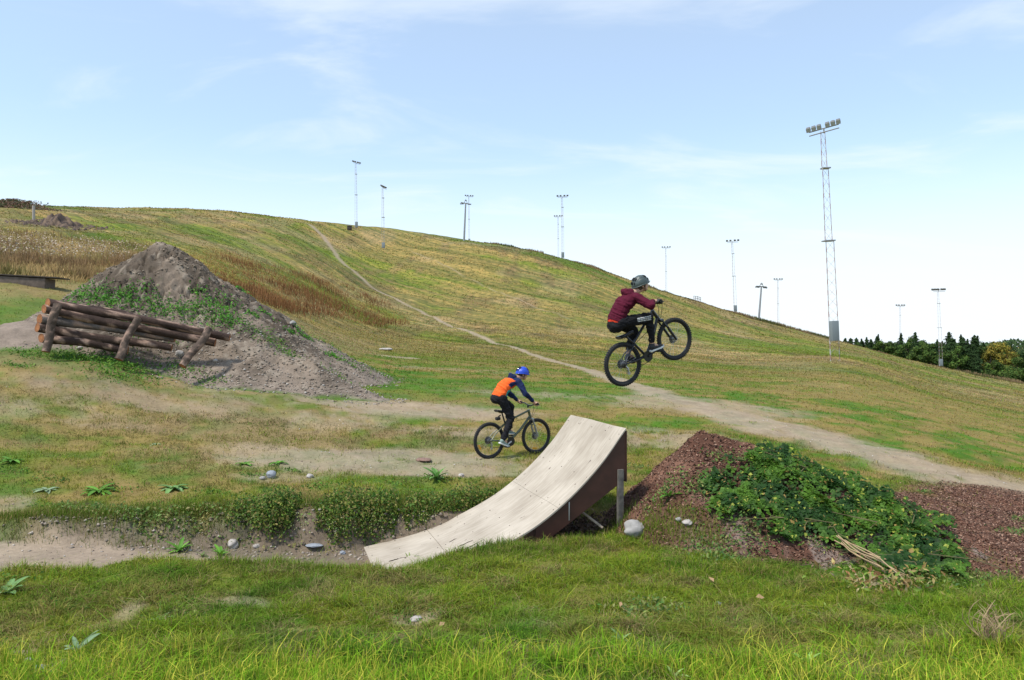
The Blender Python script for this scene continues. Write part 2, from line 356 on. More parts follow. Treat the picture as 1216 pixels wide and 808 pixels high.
def new_mat(name):
    m = bpy.data.materials.new(name); m.use_nodes = True; nt = m.node_tree
    b = nt.nodes["Principled BSDF"]; return m, nt, b
def simple(name, c, rough=.6, metal=0.0, noise=0.0, scale=20, bump=0.0, coat=0.0, spec=.5, detail=5):
    m, nt, b = new_mat(name); b.inputs["Base Color"].default_value = (*c, 1); b.inputs["Roughness"].default_value = rough; b.inputs["Metallic"].default_value = metal
    b.inputs["Coat Weight"].default_value = coat; b.inputs["Specular IOR Level"].default_value = spec
    if noise or bump:
        tcn = nt.nodes.new("ShaderNodeTexCoord"); n = nt.nodes.new("ShaderNodeTexNoise"); n.inputs["Scale"].default_value = scale; n.inputs["Detail"].default_value = detail
        nt.links.new(tcn.outputs["Object"], n.inputs["Vector"])
        if noise:
            mr = nt.nodes.new("ShaderNodeMapRange"); mr.inputs[1].default_value = .25; mr.inputs[2].default_value = .75; mr.inputs[3].default_value = 1-noise; mr.inputs[4].default_value = 1+noise
            nt.links.new(n.outputs[0], mr.inputs[0])
            mx = nt.nodes.new("ShaderNodeVectorMath"); mx.operation = 'SCALE'; mx.inputs[0].default_value = c; nt.links.new(mr.outputs[0], mx.inputs["Scale"]); nt.links.new(mx.outputs[0], b.inputs["Base Color"])
        if bump:
            bp = nt.nodes.new("ShaderNodeBump"); bp.inputs["Strength"].default_value = bump; bp.inputs["Distance"].default_value = .02
            nt.links.new(n.outputs[0], bp.inputs["Height"]); nt.links.new(bp.outputs[0], b.inputs["Normal"])
    return m
def attr_mat(name, rough=.8, transl=0.0, noise=0.0, scale=30, bump=0.0, dist=.02, spec=.3, scale2=None):
    m, nt, b = new_mat(name); b.inputs["Roughness"].default_value = rough; b.inputs["Specular IOR Level"].default_value = spec
    a = nt.nodes.new("ShaderNodeAttribute"); a.attribute_name = "Col"; c = a.outputs["Color"]
    if noise or bump:
        tcn = nt.nodes.new("ShaderNodeTexCoord"); n = nt.nodes.new("ShaderNodeTexNoise"); n.inputs["Scale"].default_value = scale; n.inputs["Detail"].default_value = 7; n.inputs["Roughness"].default_value = .65
        nt.links.new(tcn.outputs["Object"], n.inputs["Vector"]); h = n.outputs[0]
        if scale2:
            n2_ = nt.nodes.new("ShaderNodeTexNoise"); n2_.inputs["Scale"].default_value = scale2; n2_.inputs["Detail"].default_value = 8; n2_.inputs["Roughness"].default_value = .7
            nt.links.new(tcn.outputs["Object"], n2_.inputs["Vector"])
            ad = nt.nodes.new("ShaderNodeMix"); ad.data_type = 'FLOAT'; ad.inputs[0].default_value = .5; nt.links.new(n.outputs[0], ad.inputs[2]); nt.links.new(n2_.outputs[0], ad.inputs[3]); h = ad.outputs[0]
        if noise:
            mr = nt.nodes.new("ShaderNodeMapRange"); mr.inputs[1].default_value = .3; mr.inputs[2].default_value = .7; mr.inputs[3].default_value = 1-noise; mr.inputs[4].default_value = 1+noise
            nt.links.new(h, mr.inputs[0])
            mx = nt.nodes.new("ShaderNodeVectorMath"); mx.operation = 'SCALE'; nt.links.new(c, mx.inputs[0]); nt.links.new(mr.outputs[0], mx.inputs["Scale"]); c = mx.outputs[0]
        if bump:
            bp = nt.nodes.new("ShaderNodeBump"); bp.inputs["Strength"].default_value = bump; bp.inputs["Distance"].default_value = dist
            nt.links.new(h, bp.inputs["Height"]); nt.links.new(bp.outputs[0], b.inputs["Normal"])
    nt.links.new(c, b.inputs["Base Color"])
    if transl:
        t = nt.nodes.new("ShaderNodeBsdfTranslucent"); nt.links.new(c, t.inputs[0]); mxs = nt.nodes.new("ShaderNodeMixShader"); mxs.inputs[0].default_value = transl
        o = nt.nodes["Material Output"]; nt.links.new(b.outputs[0], mxs.inputs[1]); nt.links.new(t.outputs[0], mxs.inputs[2]); nt.links.new(mxs.outputs[0], o.inputs[0])
    return m
M_GROUND = attr_mat("ground", rough=.95, noise=.38, scale=1.7, scale2=14, bump=.7, dist=.05, spec=.15)
def _slope(m):
    nt = m.node_tree; b = nt.nodes["Principled BSDF"]; src = b.inputs["Base Color"].links[0].from_socket
    g = nt.nodes.new("ShaderNodeNewGeometry"); cur = src
    for (rot, sc, s, amp, det) in ((R(40), (.50, .010, .015), 1.0, .34, 5), (R(41), (1.9, .028, .04), 1.0, .36, 5), (R(41), (.13, .006, .01), 1.0, .20, 4), (0, (.9, .5, .6), 1.0, .42, 10)):
        mp_ = nt.nodes.new("ShaderNodeMapping"); mp_.vector_type = 'TEXTURE'; mp_.inputs["Rotation"].default_value = (0, 0, rot); mp_.inputs["Scale"].default_value = tuple(1/q for q in sc)
        nt.links.new(g.outputs["Position"], mp_.inputs[0]); n = nt.nodes.new("ShaderNodeTexNoise"); n.inputs["Scale"].default_value = s; n.inputs["Detail"].default_value = det; n.inputs["Roughness"].default_value = .62
        nt.links.new(mp_.outputs[0], n.inputs["Vector"]); mr = nt.nodes.new("ShaderNodeMapRange"); mr.inputs[1].default_value = .32; mr.inputs[2].default_value = .68; mr.inputs[3].default_value = 1-amp; mr.inputs[4].default_value = 1+amp*.8
        nt.links.new(n.outputs[0], mr.inputs[0]); pw = nt.nodes.new("ShaderNodeCombineColor")
        # dry where light, green where dark: red swings more than green
        for ch, k in ((0, 1.15), (1, .8), (2, .9)):
            q = nt.nodes.new("ShaderNodeMath"); q.operation = 'POWER'; q.inputs[1].default_value = k; nt.links.new(mr.outputs[0], q.inputs[0]); nt.links.new(q.outputs[0], pw.inputs[ch])
        mx = nt.nodes.new("ShaderNodeMix"); mx.data_type = 'RGBA'; mx.blend_type = 'MULTIPLY'; mx.inputs[0].default_value = 1; nt.links.new(cur, mx.inputs[6]); nt.links.new(pw.outputs[0], mx.inputs[7]); cur = mx.outputs[2]
    # only on the far slope
    ln = nt.nodes.new("ShaderNodeVectorMath"); ln.operation = 'LENGTH'; nt.links.new(g.outputs["Position"], ln.inputs[0]); fr = nt.nodes.new("ShaderNodeMapRange"); fr.interpolation_type = 'SMOOTHSTEP'; fr.inputs[1].default_value = 20; fr.inputs[2].default_value = 70; nt.links.new(ln.outputs["Value"], fr.inputs[0]); at_ = nt.nodes.new("ShaderNodeAttribute"); at_.attribute_name = "Worn"; fm = nt.nodes.new("ShaderNodeMath"); fm.operation = 'MULTIPLY'; nt.links.new(fr.outputs[0], fm.inputs[0]); nt.links.new(at_.outputs["Fac"], fm.inputs[1])
    mf = nt.nodes.new("ShaderNodeMix"); mf.data_type = 'RGBA'; nt.links.new(fm.outputs[0], mf.inputs[0]); nt.links.new(src, mf.inputs[6]); nt.links.new(cur, mf.inputs[7]); nt.links.new(mf.outputs[2], b.inputs["Base Color"])
_slope(M_GROUND)
M_GRASS = attr_mat("grass_blades", rough=.75, transl=.30, spec=.12)
M_LEAF = attr_mat("leaves", rough=.6, transl=.22, spec=.22)
M_NEEDLE = attr_mat("crown", rough=.8, transl=.12, spec=.2)
M_EARTH = attr_mat("earth", rough=.95, noise=.40, scale=3.0, scale2=26, bump=.9, dist=.05, spec=.15)
M_BARKCHIP = attr_mat("bark_chip", rough=.85, spec=.2)

# ------------------------------------------------------------------ foliage generators
def blades(name, P, h, w, lean, col, mat=None, tipc=1.25, curl=.6, base=.7):
    n = len(P); a = rng.uniform(0, 2*np.pi, n); side = np.stack([np.cos(a), np.sin(a), np.zeros(n)], 1)
    la = rng.uniform(0, 2*np.pi, n); ld = np.stack([np.cos(la), np.sin(la), np.zeros(n)], 1)
    h = np.asarray(h)[:, None] * np.ones((n, 1)); w = np.asarray(w)[:, None] * np.ones((n, 1)) if np.ndim(w) else np.full((n, 1), w)
    L = (np.abs(rng.normal(0, 1, n)) * lean)[:, None]; up = np.array([0, 0, 1.0])
    p1 = P + up*h*.5 + ld*L*h*.25; p2 = P + up*h*(1 - .25*np.clip(L, 0, 1.6)) + ld*L*h*(.25+curl)
    V = np.stack([P - side*w*.5, P + side*w*.5, p1 - side*w*.4, p1 + side*w*.4, p2], 1).reshape(-1, 3)
    b = (np.arange(n)*5)[:, None]
    q = b + np.array([0, 1, 3, 2]); t = b + np.array([2, 3, 4])
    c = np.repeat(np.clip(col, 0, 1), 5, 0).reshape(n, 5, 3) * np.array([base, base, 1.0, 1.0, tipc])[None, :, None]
    me = fast_mesh(name, V, q, t, np.clip(c.reshape(-1, 3), 0, 1))
    return link(name, me, None, [mat or M_GRASS])
def leaf_arrays(P, N, size, asp=.55, fold=.25, spin=None):
    """pointed folded leaves: 6 verts, 4 tris each"""
    n = len(P); N = N / (np.linalg.norm(N, axis=1, keepdims=True)+1e-9)
    r_ = rng.normal(size=(n, 3)) if spin is None else spin
    T = np.cross(N, r_); T /= (np.linalg.norm(T, axis=1, keepdims=True)+1e-9); B = np.cross(N, T); s = np.asarray(size).reshape(-1, 1) * np.ones((n, 1))
    base = P - T*s*.5; tip = P + T*s*.5 - N*s*fold*.5; mid = P + N*s*.0
    l = P - T*s*.05 + B*s*asp*.5 + N*s*fold*.35; r2 = P - T*s*.05 - B*s*asp*.5 + N*s*fold*.35
    V = np.stack([base, l, tip, r2, mid], 1).reshape(-1, 3); b = (np.arange(n)*5)[:, None]
    F = np.concatenate([b+np.array([0, 4, 1]), b+np.array([1, 4, 2]), b+np.array([2, 4, 3]), b+np.array([3, 4, 0])])
    return V, F
def leaves(name, P, N, size, col, asp=.55, mat=None, parent=None, fold=.25):
    V, F = leaf_arrays(P, N, size, asp, fold); me = fast_mesh(name, V, None, F, np.clip(np.repeat(col, 5, 0), 0, 1))
    return link(name, me, parent, [mat or M_LEAF])
def rvec(n):
    v = rng.normal(size=(n, 3)); return v / np.linalg.norm(v, axis=1, keepdims=True)

# ================================================================== THE GROUND
def build_ground():
    r = np.exp(np.linspace(math.log(.6), math.log(6000), 760))
    phi = np.concatenate([np.linspace(-180, -46, 34)[:-1], np.linspace(-46, 46, 420), np.linspace(46, 180, 34)[1:]])
    ph = np.radians(phi); X = np.outer(r, np.sin(ph)); Y = np.outer(r, np.cos(ph))
    Z = H(X, Y); nr, nc = X.shape
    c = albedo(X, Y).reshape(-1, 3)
    V = np.stack([X, Y, Z], -1).reshape(-1, 3)
    i = np.arange(nr-1)[:, None]*nc + np.arange(nc-1)[None, :]
    q = np.stack([i, i+1, i+nc+1, i+nc], -1).reshape(-1, 4)[:, ::-1]
    V = np.vstack([V, [[0, 0, float(H(0, .1))]]]); c = np.vstack([c, G1])
    t = np.stack([np.full(nc-1, len(V)-1), np.arange(nc-1)+1, np.arange(nc-1)], 1)[:, ::-1]
    me = fast_mesh("ground", V, q, t, c, smooth=True)
    wa = me.attributes.new('Worn', 'FLOAT', 'POINT'); wa.data.foreach_set('value', np.append(1-dirtmask(X, Y).ravel(), 1).astype(np.float32))
    me.update()
    o = link("ground", me, None, [M_GROUND]); tag(o, kind="structure")
    if me.polygons[1000].normal.z < 0: me.flip_normals()
    return o
build_ground()

# ================================================================== MOUNDS
def ridge_h(x, y, pts):
    """pts: x, y, top height above ground, slope ; smooth max of cones along a polyline"""
    dd, side, v = smin_dist(x, y, pts)
    return v[..., 0] - dd * v[..., 1]
MPK = at(190, 287, 23.3)
MGR = float(H(MPK.x, MPK.y)); MH = MPK.z - MGR
def dirt_h(x, y):
    px, py = MPK.x, MPK.y
    dx_ = x - px; dy_ = y - py
    ax = np.where(dx_ < 0, 4.1, 7.4); ay = np.where(dy_ < 0, lerp(3.3, 4.6, sstep(-2.5, 1.5, dx_)), 5.0)
    q = np.sqrt((dx_/ax)**2 + (dy_/ay)**2 + .0009)
    h = (MH+.12) * (1 - q) ** 1.0 - .16*np.sin(np.pi*np.clip(q, 0, 1))
    tail = ridge_h(x, y, [(px+1.5, py-1.0, 2.0, .62), (px+4.5, py-3.0, .9, .40), (px+7.6, py-4.4, .12, .3)])
    h = np.maximum(h, tail)
    n = fbm(x*.8, y*.8, 61, 5) - .5; n2 = fbm(x*3.5, y*3.5, 62, 4) - .5
    crack = np.abs(fbm(x*1.7, y*1.7, 63, 4) - .5)
    rdg = np.abs(fbm(x*4.2, y*4.2, 60, 4)-.5); h = h + (n*.50 + n2*.10 - np.clip(.08-rdg, 0, 1)*1.6*sstep(.8, 1.8, h) + (fbm(x*9, y*9, 69, 4)-.5)*.09) * sstep(-.1, .7, h) * (1-.55*sstep(MH*.85, MH, h)) - .22*(1-sstep(0, .04, crack))*sstep(.7, 1.4, h)
    return h
def patch_mesh(name, x0, x1, y0, y1, nx, ny, hf, colf, mat, smooth=True, sink=-.25):
    X, Y = np.meshgrid(np.linspace(x0, x1, nx), np.linspace(y0, y1, ny)); h = hf(X, Y)
    G = H(X, Y); Z = G + h; keep = h > sink
    idx = -np.ones(X.shape, int); i = np.arange(nx*ny).reshape(ny, nx)
    fk = keep[:-1, :-1] | keep[1:, :-1] | keep[:-1, 1:] | keep[1:, 1:]
    q = np.stack([i[:-1, :-1], i[:-1, 1:], i[1:, 1:], i[1:, :-1]], -1)[fk]
    used = np.zeros(nx*ny, bool); used[q.ravel()] = True; re = -np.ones(nx*ny, int); re[used] = np.arange(used.sum())
    V = np.stack([X, Y, Z], -1).reshape(-1, 3)[used]; c = colf(X, Y, h).reshape(-1, 3)[used]
    me = fast_mesh(name, V, re[q], None, c, smooth=smooth); return link(name, me, None, [mat])
def dirt_c(x, y, h):
    n = fbm(x*.9, y*.9, 64, 4); c = lerpc((.10, .078, .058), (.22, .172, .13), sstep(.35, .65, n)); c = c*(1-.45*(1-sstep(0, .05, np.abs(fbm(x*1.7, y*1.7, 63, 4)-.5)))[..., None]*sstep(.7, 1.4, h)[..., None])
    c = lerpc(c, (.30, .25, .195), sstep(.55, .75, fbm(x*7, y*7, 65, 3))*.7)
    c = lerpc(c, (.23, .185, .15), sstep(.6, .1, h)*.4)
    c = lerpc(c, G1*1.1, sstep(.08, -.05, h + (n-.5)*.25))
    return c
dm = patch_mesh("dirt_mound", MPK.x-8, MPK.x+12, MPK.y-8, MPK.y+7, 420, 300, dirt_h, dirt_c, M_EARTH)
tag(dm, "tall grey brown heap of dry soil with a pointed top behind the log wall", "dirt mound")
def HM(x, y): return np.maximum(H(x, y), H(x, y) + dirt_h(x, y))

# bark mulch mound on the right
BP = at(830, 514, 9.5); BG = [BP, at(890, 530, 9.25), at(960, 552, 9.0), at(1050, 590, 8.7), at(1120, 632, 8.4), at(1190, 672, 8.1)]
BR_PTS = []
for p, sl in zip(BG, (.60, .58, .56, .54, .50, .46)):
    BR_PTS.append((p.x, p.y, p.z - float(H(p.x, p.y)), sl))
BR_PTS.append((6.3, 8.4, .02, .4))
def bark_h(x, y):
    xs = np.where(x < BP.x, BP.x+(x-BP.x)*1.45, x); ys = np.where(y > 9.3, 9.3+(y-9.3)*1.3, y); h = ridge_h(xs, ys, BR_PTS); n = fbm(x*1.4, y*1.4, 71, 4) - .5
    return h + (n*.22 + (fbm(x*9, y*9, 72, 3)-.5)*.05) * sstep(-.1, .25, h)
def bark_c(x, y, h):
    n = fbm(x*3, y*3, 73, 4)
    c = lerpc((.10, .048, .032), (.19, .10, .068), sstep(.3, .7, n))
    front = sstep(9.0, 8.2, y) * sstep(1.2, 3.5, x+.6*n) * sstep(.6, .35, h)
    c = lerpc(c, (.24, .19, .16), front*sstep(.4, .6, n)*.8)
    c = lerpc(c, G1, sstep(.06, -.04, h + (n-.5)*.2) * sstep(8.4, 7.8, y))
    return c
bmn = patch_mesh("bark_mound", .6, 7.5, 6.2, 13, 460, 450, bark_h, bark_c, M_EARTH)
tag(bmn, "reddish brown mound of bark mulch half covered by a leafy creeper", "bark mound")
def HB(x, y): return np.maximum(HM(x, y), H(x, y) + bark_h(x, y))

# low spoil heap left of the logs, dark spoil heap on the hill
sp = hit(22, 412); SH = (sp[0]-.3, sp[1]+.6)
def small_h(x, y): return .62*np.exp(-(((x-SH[0])/1.5)**2+((y-SH[1])/1.0)**2)) - .10 + (fbm(x*3, y*3, 66, 3)-.5)*.12
o = patch_mesh("soil_heap", SH[0]-4, SH[0]+4, SH[1]-3, SH[1]+3, 120, 90, small_h, lambda x, y, h: lerpc((.24,.19,.15), G1, sstep(.1, -.02, h)), M_EARTH, sink=-.06)
tag(o, "low heap of brown soil beside the left end of the log wall", "soil heap")
rp = hit(62, 268, 20)
def rub_h(x, y):
    s_ = rp[1]/60
    return (.95*np.exp(-(((x-rp[0])/2.3)**2+((y-rp[1]-1)/1.6)**2)**.9) - .12 + (fbm(x*2, y*2, 67, 4)-.5)*.9)*s_
o = patch_mesh("rubble_heap", rp[0]-6, rp[0]+6, rp[1]-5, rp[1]+6, 110, 110, rub_h, lambda x, y, h: lerpc((.07,.055,.05), (.17,.12,.085), sstep(.3,.7,fbm(x*3,y*3,68,3))), M_EARTH, sink=-.12)
tag(o, "dark brown rubble heap on the hillside above the dry weeds", "rubble heap")

# ================================================================== GRASS
def grasscol(x, y, n, bright=1.0):
    c = albedo(x, y) * bright
    p = fbm(x*1.4, y*1.9, 57, 3); q = fbm(x*.7+4, y*1.1, 58, 3); r_ = np.hypot(x, y); nr = (1-sstep(12, 22, r_))
    c = lerpc(c, (.05, .115, .010), sstep(.48, .64, p)*.65*nr); c = lerpc(c, (.25, .29, .02), sstep(.48, .64, q)*.6*nr); c = lerpc(c, (.30, .22, .11), sstep(.60, .74, fbm(x*2.3, y*3.2, 59, 3))*.7*nr)
    j = np.clip(rng.normal(0, 1, n), -1.6, 2.5)[:, None]; c = c * (1 + .30*j)
    r_ = rng.random(n)
    c = np.where((r_ < np.where(y < 9, .07, .10))[:, None], np.array((.30, .23, .09))*(1+.2*j), c)
    c = np.where(((r_ > .10) & (r_ < np.where(y < 9, .32, .17)))[:, None], np.array((.14, .27, .02))*(1+.2*j), c)
    return np.clip(c, .01, .6)
def polar(n, d0, d1, half=44):
    ph = np.radians(rng.uniform(-half, half, n)); d = np.exp(rng.uniform(math.log(d0), math.log(d1), n))
    return d*np.tan(ph), d
def keepmask(x, y, base=1.0):
    k = 1 - np.clip(dirtmask(x, y)*1.12, 0, 1); k *= 1 - .93*soilmask(x, y); k *= 1 - np.clip(barkmask(x, y)*1.2, 0, .97)
    k *= (H(x, y) + dirt_h(x, y) < H(x, y) - .0) * 1.0 + 0
    bh = bark_h(x, y); k = np.where(bh > .05, 0, k)
    return k * base
# A: foreground turf
def turf(name, n, d0, d1, hmin, hmax, w, lean, half, label, sz=lambda d: 1.0, thin=True, bright=1.0):
    x, y = polar(n, d0, d1, half); k = keepmask(x, y)
    clump = .55*fbm(x*3.2, y*3.2, 81, 3) + .45*fbm(x*9, y*9, 80, 2); m = rng.random(n) < k * sstep(.22, .5, clump + .12)
    x, y, clump = x[m], y[m], clump[m]; N = len(x)
    # stay out of the ramp and off the pads
    keep = fbm(x*2.6, y*2.6, 84, 3) if y.min() > 14 else 0; h = (hmin + (hmax-hmin) * rng.random(N)**1.6) * (.40 + 1.2*sstep(.32, .68, clump)) * sz(y)
    z = H(x, y) - .005
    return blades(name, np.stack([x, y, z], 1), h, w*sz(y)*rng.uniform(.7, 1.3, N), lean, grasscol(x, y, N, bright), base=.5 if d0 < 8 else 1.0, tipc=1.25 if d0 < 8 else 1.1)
RU = Vector((.951, .309, 0)); RW = Vector((-.309, .951, 0)); RO = Vector((-1.953, 9.75, 0)) - RW*1.75   # near bottom corner of the ramp
def outside_ramp(x, y, m=.03):
    s = (x-RO.x)*RU.x + (y-RO.y)*RU.y; t = (x-RO.x)*RW.x + (y-RO.y)*RW.y
    return ~((s > -m) & (s < 2.3) & (t > -m) & (t < 1.75+m))
_km = keepmask
def keepmask(x, y, base=1.0): return _km(x, y, base) * outside_ramp(x, y)
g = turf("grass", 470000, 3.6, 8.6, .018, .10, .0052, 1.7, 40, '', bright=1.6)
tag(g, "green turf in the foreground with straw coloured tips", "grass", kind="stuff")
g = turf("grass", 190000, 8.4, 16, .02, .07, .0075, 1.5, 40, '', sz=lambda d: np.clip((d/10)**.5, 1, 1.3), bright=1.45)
tag(g, "short patchy grass around the bare dirt behind the ramp", "grass", kind="stuff")
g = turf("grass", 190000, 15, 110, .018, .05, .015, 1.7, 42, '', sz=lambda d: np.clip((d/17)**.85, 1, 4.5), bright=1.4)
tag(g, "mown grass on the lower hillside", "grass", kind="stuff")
n = 190000; x, y = polar(n, 38, 245, 42); m = (x/y < .8) & (fbm((x*.66-y*.75)*.04, (x*.75+y*.66)*.5, 83, 4) + .25*rng.random(n) > .56) & (dirtmask(x, y) < .3); x, y = x[m], y[m]; N = len(x)
o = blades('grass', np.column_stack([x, y, H(x, y)-.02]), rng.uniform(.0006, .0016, N)*y*1.1, .0011*y, 1.3, grasscol(x, y, N, 1.05)); tag(o, 'rough tufts over the upper hillside', 'grass', kind='stuff')
# long fresh blades along the bottom of the picture
n = 60000; x, y = polar(n, 3.3, 5.4, 42); cl = fbm(x*1.5, y*1.8, 82, 3); kk = keepmask(x, y)*sstep(5.3, 4.5, y + (cl-.5)*1.5); m = rng.random(n) < kk*sstep(.3, .6, cl+.1); x, y = x[m], y[m]; N = len(x)
c = np.where((rng.random(N) < .58)[:, None], np.array((.20, .36, .018)), np.array((.48, .46, .06))) * rng.uniform(.7, 1.35, N)[:, None]
o = blades("long_grass", np.stack([x, y, H(x, y)-.01], 1), rng.uniform(.07, .22, N), rng.uniform(.004, .0085, N), .9, c)
tag(o, "long fresh green grass blades along the near edge of the turf", "grass", kind="stuff")
# tufts at the ramp foot and along the ditch edge
def edge_tufts(name, pts, n, hmin, hmax, w, col, spread, lean=.6, label='', hf=None):
    P = []
    seg = np.array([hit(*p)[:2] if len(p) == 2 else p[:2] for p in pts]); t = rng.uniform(0, len(seg)-1, n); i = t.astype(int); f = (t-i)[:, None]
    xy = seg[i]*(1-f) + seg[i+1]*f + rng.normal(0, spread, (n, 2)); m = outside_ramp(xy[:, 0], xy[:, 1], -.02); xy = xy[m]; N = len(xy)
    z = (hf or HB)(xy[:, 0], xy[:, 1]) - .01
    c = np.array(col) * rng.uniform(.6, 1.4, N)[:, None]; c = np.where((rng.random(N) < .2)[:, None], np.array((.30, .23, .09)), c)
    o = blades(name, np.column_stack([xy, z]), rng.uniform(hmin, hmax, N), w, lean, c); return tag(o, label, "grass", kind="stuff")
edge_tufts("grass_tufts", [(-3.4, 7.75, 0), (-2.2, 7.42, 0), (-1.2, 7.5, 0), (-.4, 7.75, 0), (.6, 8.2, 0), (1.5, 8.55, 0), (2.2, 8.0, 0)], 12000, .04, .12, .0055, (.16, .24, .02), .14, label="taller grass tufts hiding the foot of the ramp")
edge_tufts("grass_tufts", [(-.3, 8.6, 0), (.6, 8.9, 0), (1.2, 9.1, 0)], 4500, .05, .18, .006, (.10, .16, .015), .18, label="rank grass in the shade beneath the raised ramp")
edge_tufts("grass_tufts", [(-6.8, 9.55, 0), (-5.2, 9.75, 0), (-4.2, 9.95, 0), (-3.2, 10.05, 0), (-1.6, 10.3, 0), (-.6, 10.6, 0), (.1, 10.9, 0)], 15000, .05, .17, .006, (.12, .18, .02), .22, label="ragged grass along the far lip of the ditch")
edge_tufts("grass_tufts", [(1.4, 7.4, 0), (2.2, 7.0, 0), (3.2, 6.6, 0), (4.2, 6.45, 0), (5.4, 6.5, 0)], 12000, .03, .10, .0055, (.10, .20, .015), .2, label="deep green grass along the foot of the bark mound")

# ================================================================== UNDERGROWTH ON THE DITCH BANK
def leafmass(name, P, size, cols, label, cat="undergrowth", asp=.6, upb=.8, toward=(0, -.6, 0), kind="stuff", mat=None, parent=None):
    n = len(P); N = rvec(n)*.9 + np.array([0, 0, upb]) + np.array(toward)
    ci = rng.integers(0, len(cols), n); c = np.array(cols)[ci] * rng.uniform(.65, 1.35, n)[:, None]
    o = leaves(name, P, N, size*rng.uniform(.6, 1.4, n), c, asp, mat, parent)
    if kind: tag(o, label, cat, kind=kind)
    return o
n = 56000; t = rng.random(n)
px_ = lerp(-4.35, .45, t); py_ = np.interp(px_, [-5.0, -4.0, -3.0, -1.7, -.8, .6], [9.85, 9.93, 10.02, 10.22, 10.42, 10.8])
cl = fbm(px_*2.2, px_*0+3, 91, 3); cl = .6*cl + .4*fbm(px_*6, px_*0+9, 92, 3); cl = cl + .13*sstep(-3.1, -2.6, px_); dens = sstep(.32, .54, cl) * sstep(-3.7, -2.9, px_ + (cl-.5)*1.6) 
rad = rng.random(n)**.6; an = rng.uniform(-.3, np.pi+.1, n); rr = (.05 + .34*sstep(.3, .75, cl))
py2 = py_ - .05 + rad*rr*np.cos(an)*1.25; pz2 = H(px_, py2); top = H(px_, py_+.25)
pz3 = np.maximum(pz2 + .01, top - .05 + rad*rr*np.sin(an)*1.0 - rng.random(n)*lerp(.14, .50, sstep(-3.2, -2.0, px_ + (cl-.5)*1.5)))
m = rng.random(n) < dens; P = np.stack([px_, py2, pz3], 1)[m]
m2 = outside_ramp(P[:, 0], P[:, 1], .02) | (P[:, 2] < -9); P = P[m2]
leafmass("undergrowth", P, .038, [(.035, .09, .010), (.055, .12, .012), (.09, .16, .02), (.16, .20, .03), (.20, .17, .05)], "dark green trailing undergrowth hanging over the ditch bank left of the ramp")
n = 2600; cxs = np.array([(-2.75, 9.78), (-2.3, 9.72), (-3.35, 9.85), (-1.8, 10.0), (-1.3, 10.1), (-3.9, 9.9)]); ci = rng.integers(0, 6, n)
P = np.column_stack([cxs[ci] + rng.normal(0, .16, (n, 2)), rng.random(n)*.2]); P[:, 2] += H(P[:, 0], P[:, 1]+.3) - .22
leafmass("flowering_weeds", P[::2], .020, [(.30, .33, .12), (.24, .28, .08), (.36, .37, .20)], "pale flower heads of weeds on the ditch bank")

leafy = [hit(u, v)[:2] for u, v in ((150,612),(180,618),(120,606),(240,612),(290,620),(330,625),(205,625),(90,608))]
P = np.concatenate([np.column_stack([x_+rng.normal(0, .2, 200), y_+rng.normal(0, .10, 200), rng.random(200)**1.5*.10]) for x_, y_ in leafy]); P[:, 2] += H(P[:, 0], P[:, 1]); leafmass('undergrowth', P, .045, [(.10,.18,.035),(.14,.22,.05),(.22,.20,.07)], 'loose low weeds along the top of the ditch bank at the left')
# mound weeds (bright green) and other leafy patches
def leafy_patch(name, cx, n, size, cols, label, hf, hgt=.12, sx=.5, sy=.35, cat="weeds"):
    P = []
    for (x_, y_, s_) in cx:
        k = max(8, int(n*s_)); a = rng.normal(0, 1, (k, 2)) * np.array([sx, sy])*s_; P.append(np.column_stack([x_+a[:, 0], y_+a[:, 1], rng.random(k)**1.5*hgt*s_]))
    P = np.concatenate(P); P[:, 2] += hf(P[:, 0], P[:, 1]); return leafmass(name, P, size, cols, label, cat, .4)
def msurf(u, v):
    """point of the dirt mound seen at (u, v)"""
    dd = np.linspace(15, 30, 900); x_ = (u-608)/K*dd; z_ = CZ-(v-404)/K*dd; b = z_ <= HM(x_, dd); i = int(np.argmax(b)); return x_[i], dd[i]
spots = [(165,346,.9),(150,350,.6),(215,368,.8),(240,366,.8),(262,374,1.5),(272,382,1.1),(120,356,.9),(185,360,.6),(110,350,.9),(95,352,.8),(300,374,.4),(360,400,.6),(345,394,.4),(235,352,.4),(160,362,.8),(200,372,.8),(268,362,1.0),(395,424,.5),(285,345,.5),(130,362,.8),(315,372,.4)]
leafy_patch("mound_weeds", [msurf(u, v)+(s,) for u, v, s in spots], 230, .085, [(.05, .20, .012), (.08, .26, .015), (.04, .13, .012), (.12, .28, .03)], "bright green weeds growing on the dirt mound above the logs", HM, .22, .30, .20)
spots = [(60+rng.uniform(-60, 420), rng.uniform(425, 450), rng.uniform(.4, 1.1)) for _ in range(26)] + [(110,424,1.2),(95,428,1.0),(125,432,1.2),(150,436,.8),(30,420,.8),(440,448,.8),(470,452,.8),(400,456,.8),(345,452,.9),(250,458,.6)]
leafy_patch("low_weeds", [hit(u, v)[:2]+(s,) for u, v, s in spots], 200, .07, [(.05, .15, .012), (.08, .20, .015), (.12, .22, .02)], "low bright weeds along the foot of the dirt mound", HM, .16, .5, .22)
spots = [(380,578,.6),(470,575,.5),(590,585,.6),(640,590,.5),(300,565,.4),(350,560,.4),(250,585,.5),(130,580,.6),(20,560,.6),(60,570,.5),(200,600,.5),(440,588,.6),(520,570,.7),(10,690,.6),(60,600,.4)]
leafy_patch("low_weeds", [hit(u, v)[:2]+(s*.6,) for u, v, s in spots], 220, .05, [(.07, .17, .015), (.11, .22, .02), (.05, .12, .012)], "low broad weeds scattered behind the ditch", H, .14, .5, .25)

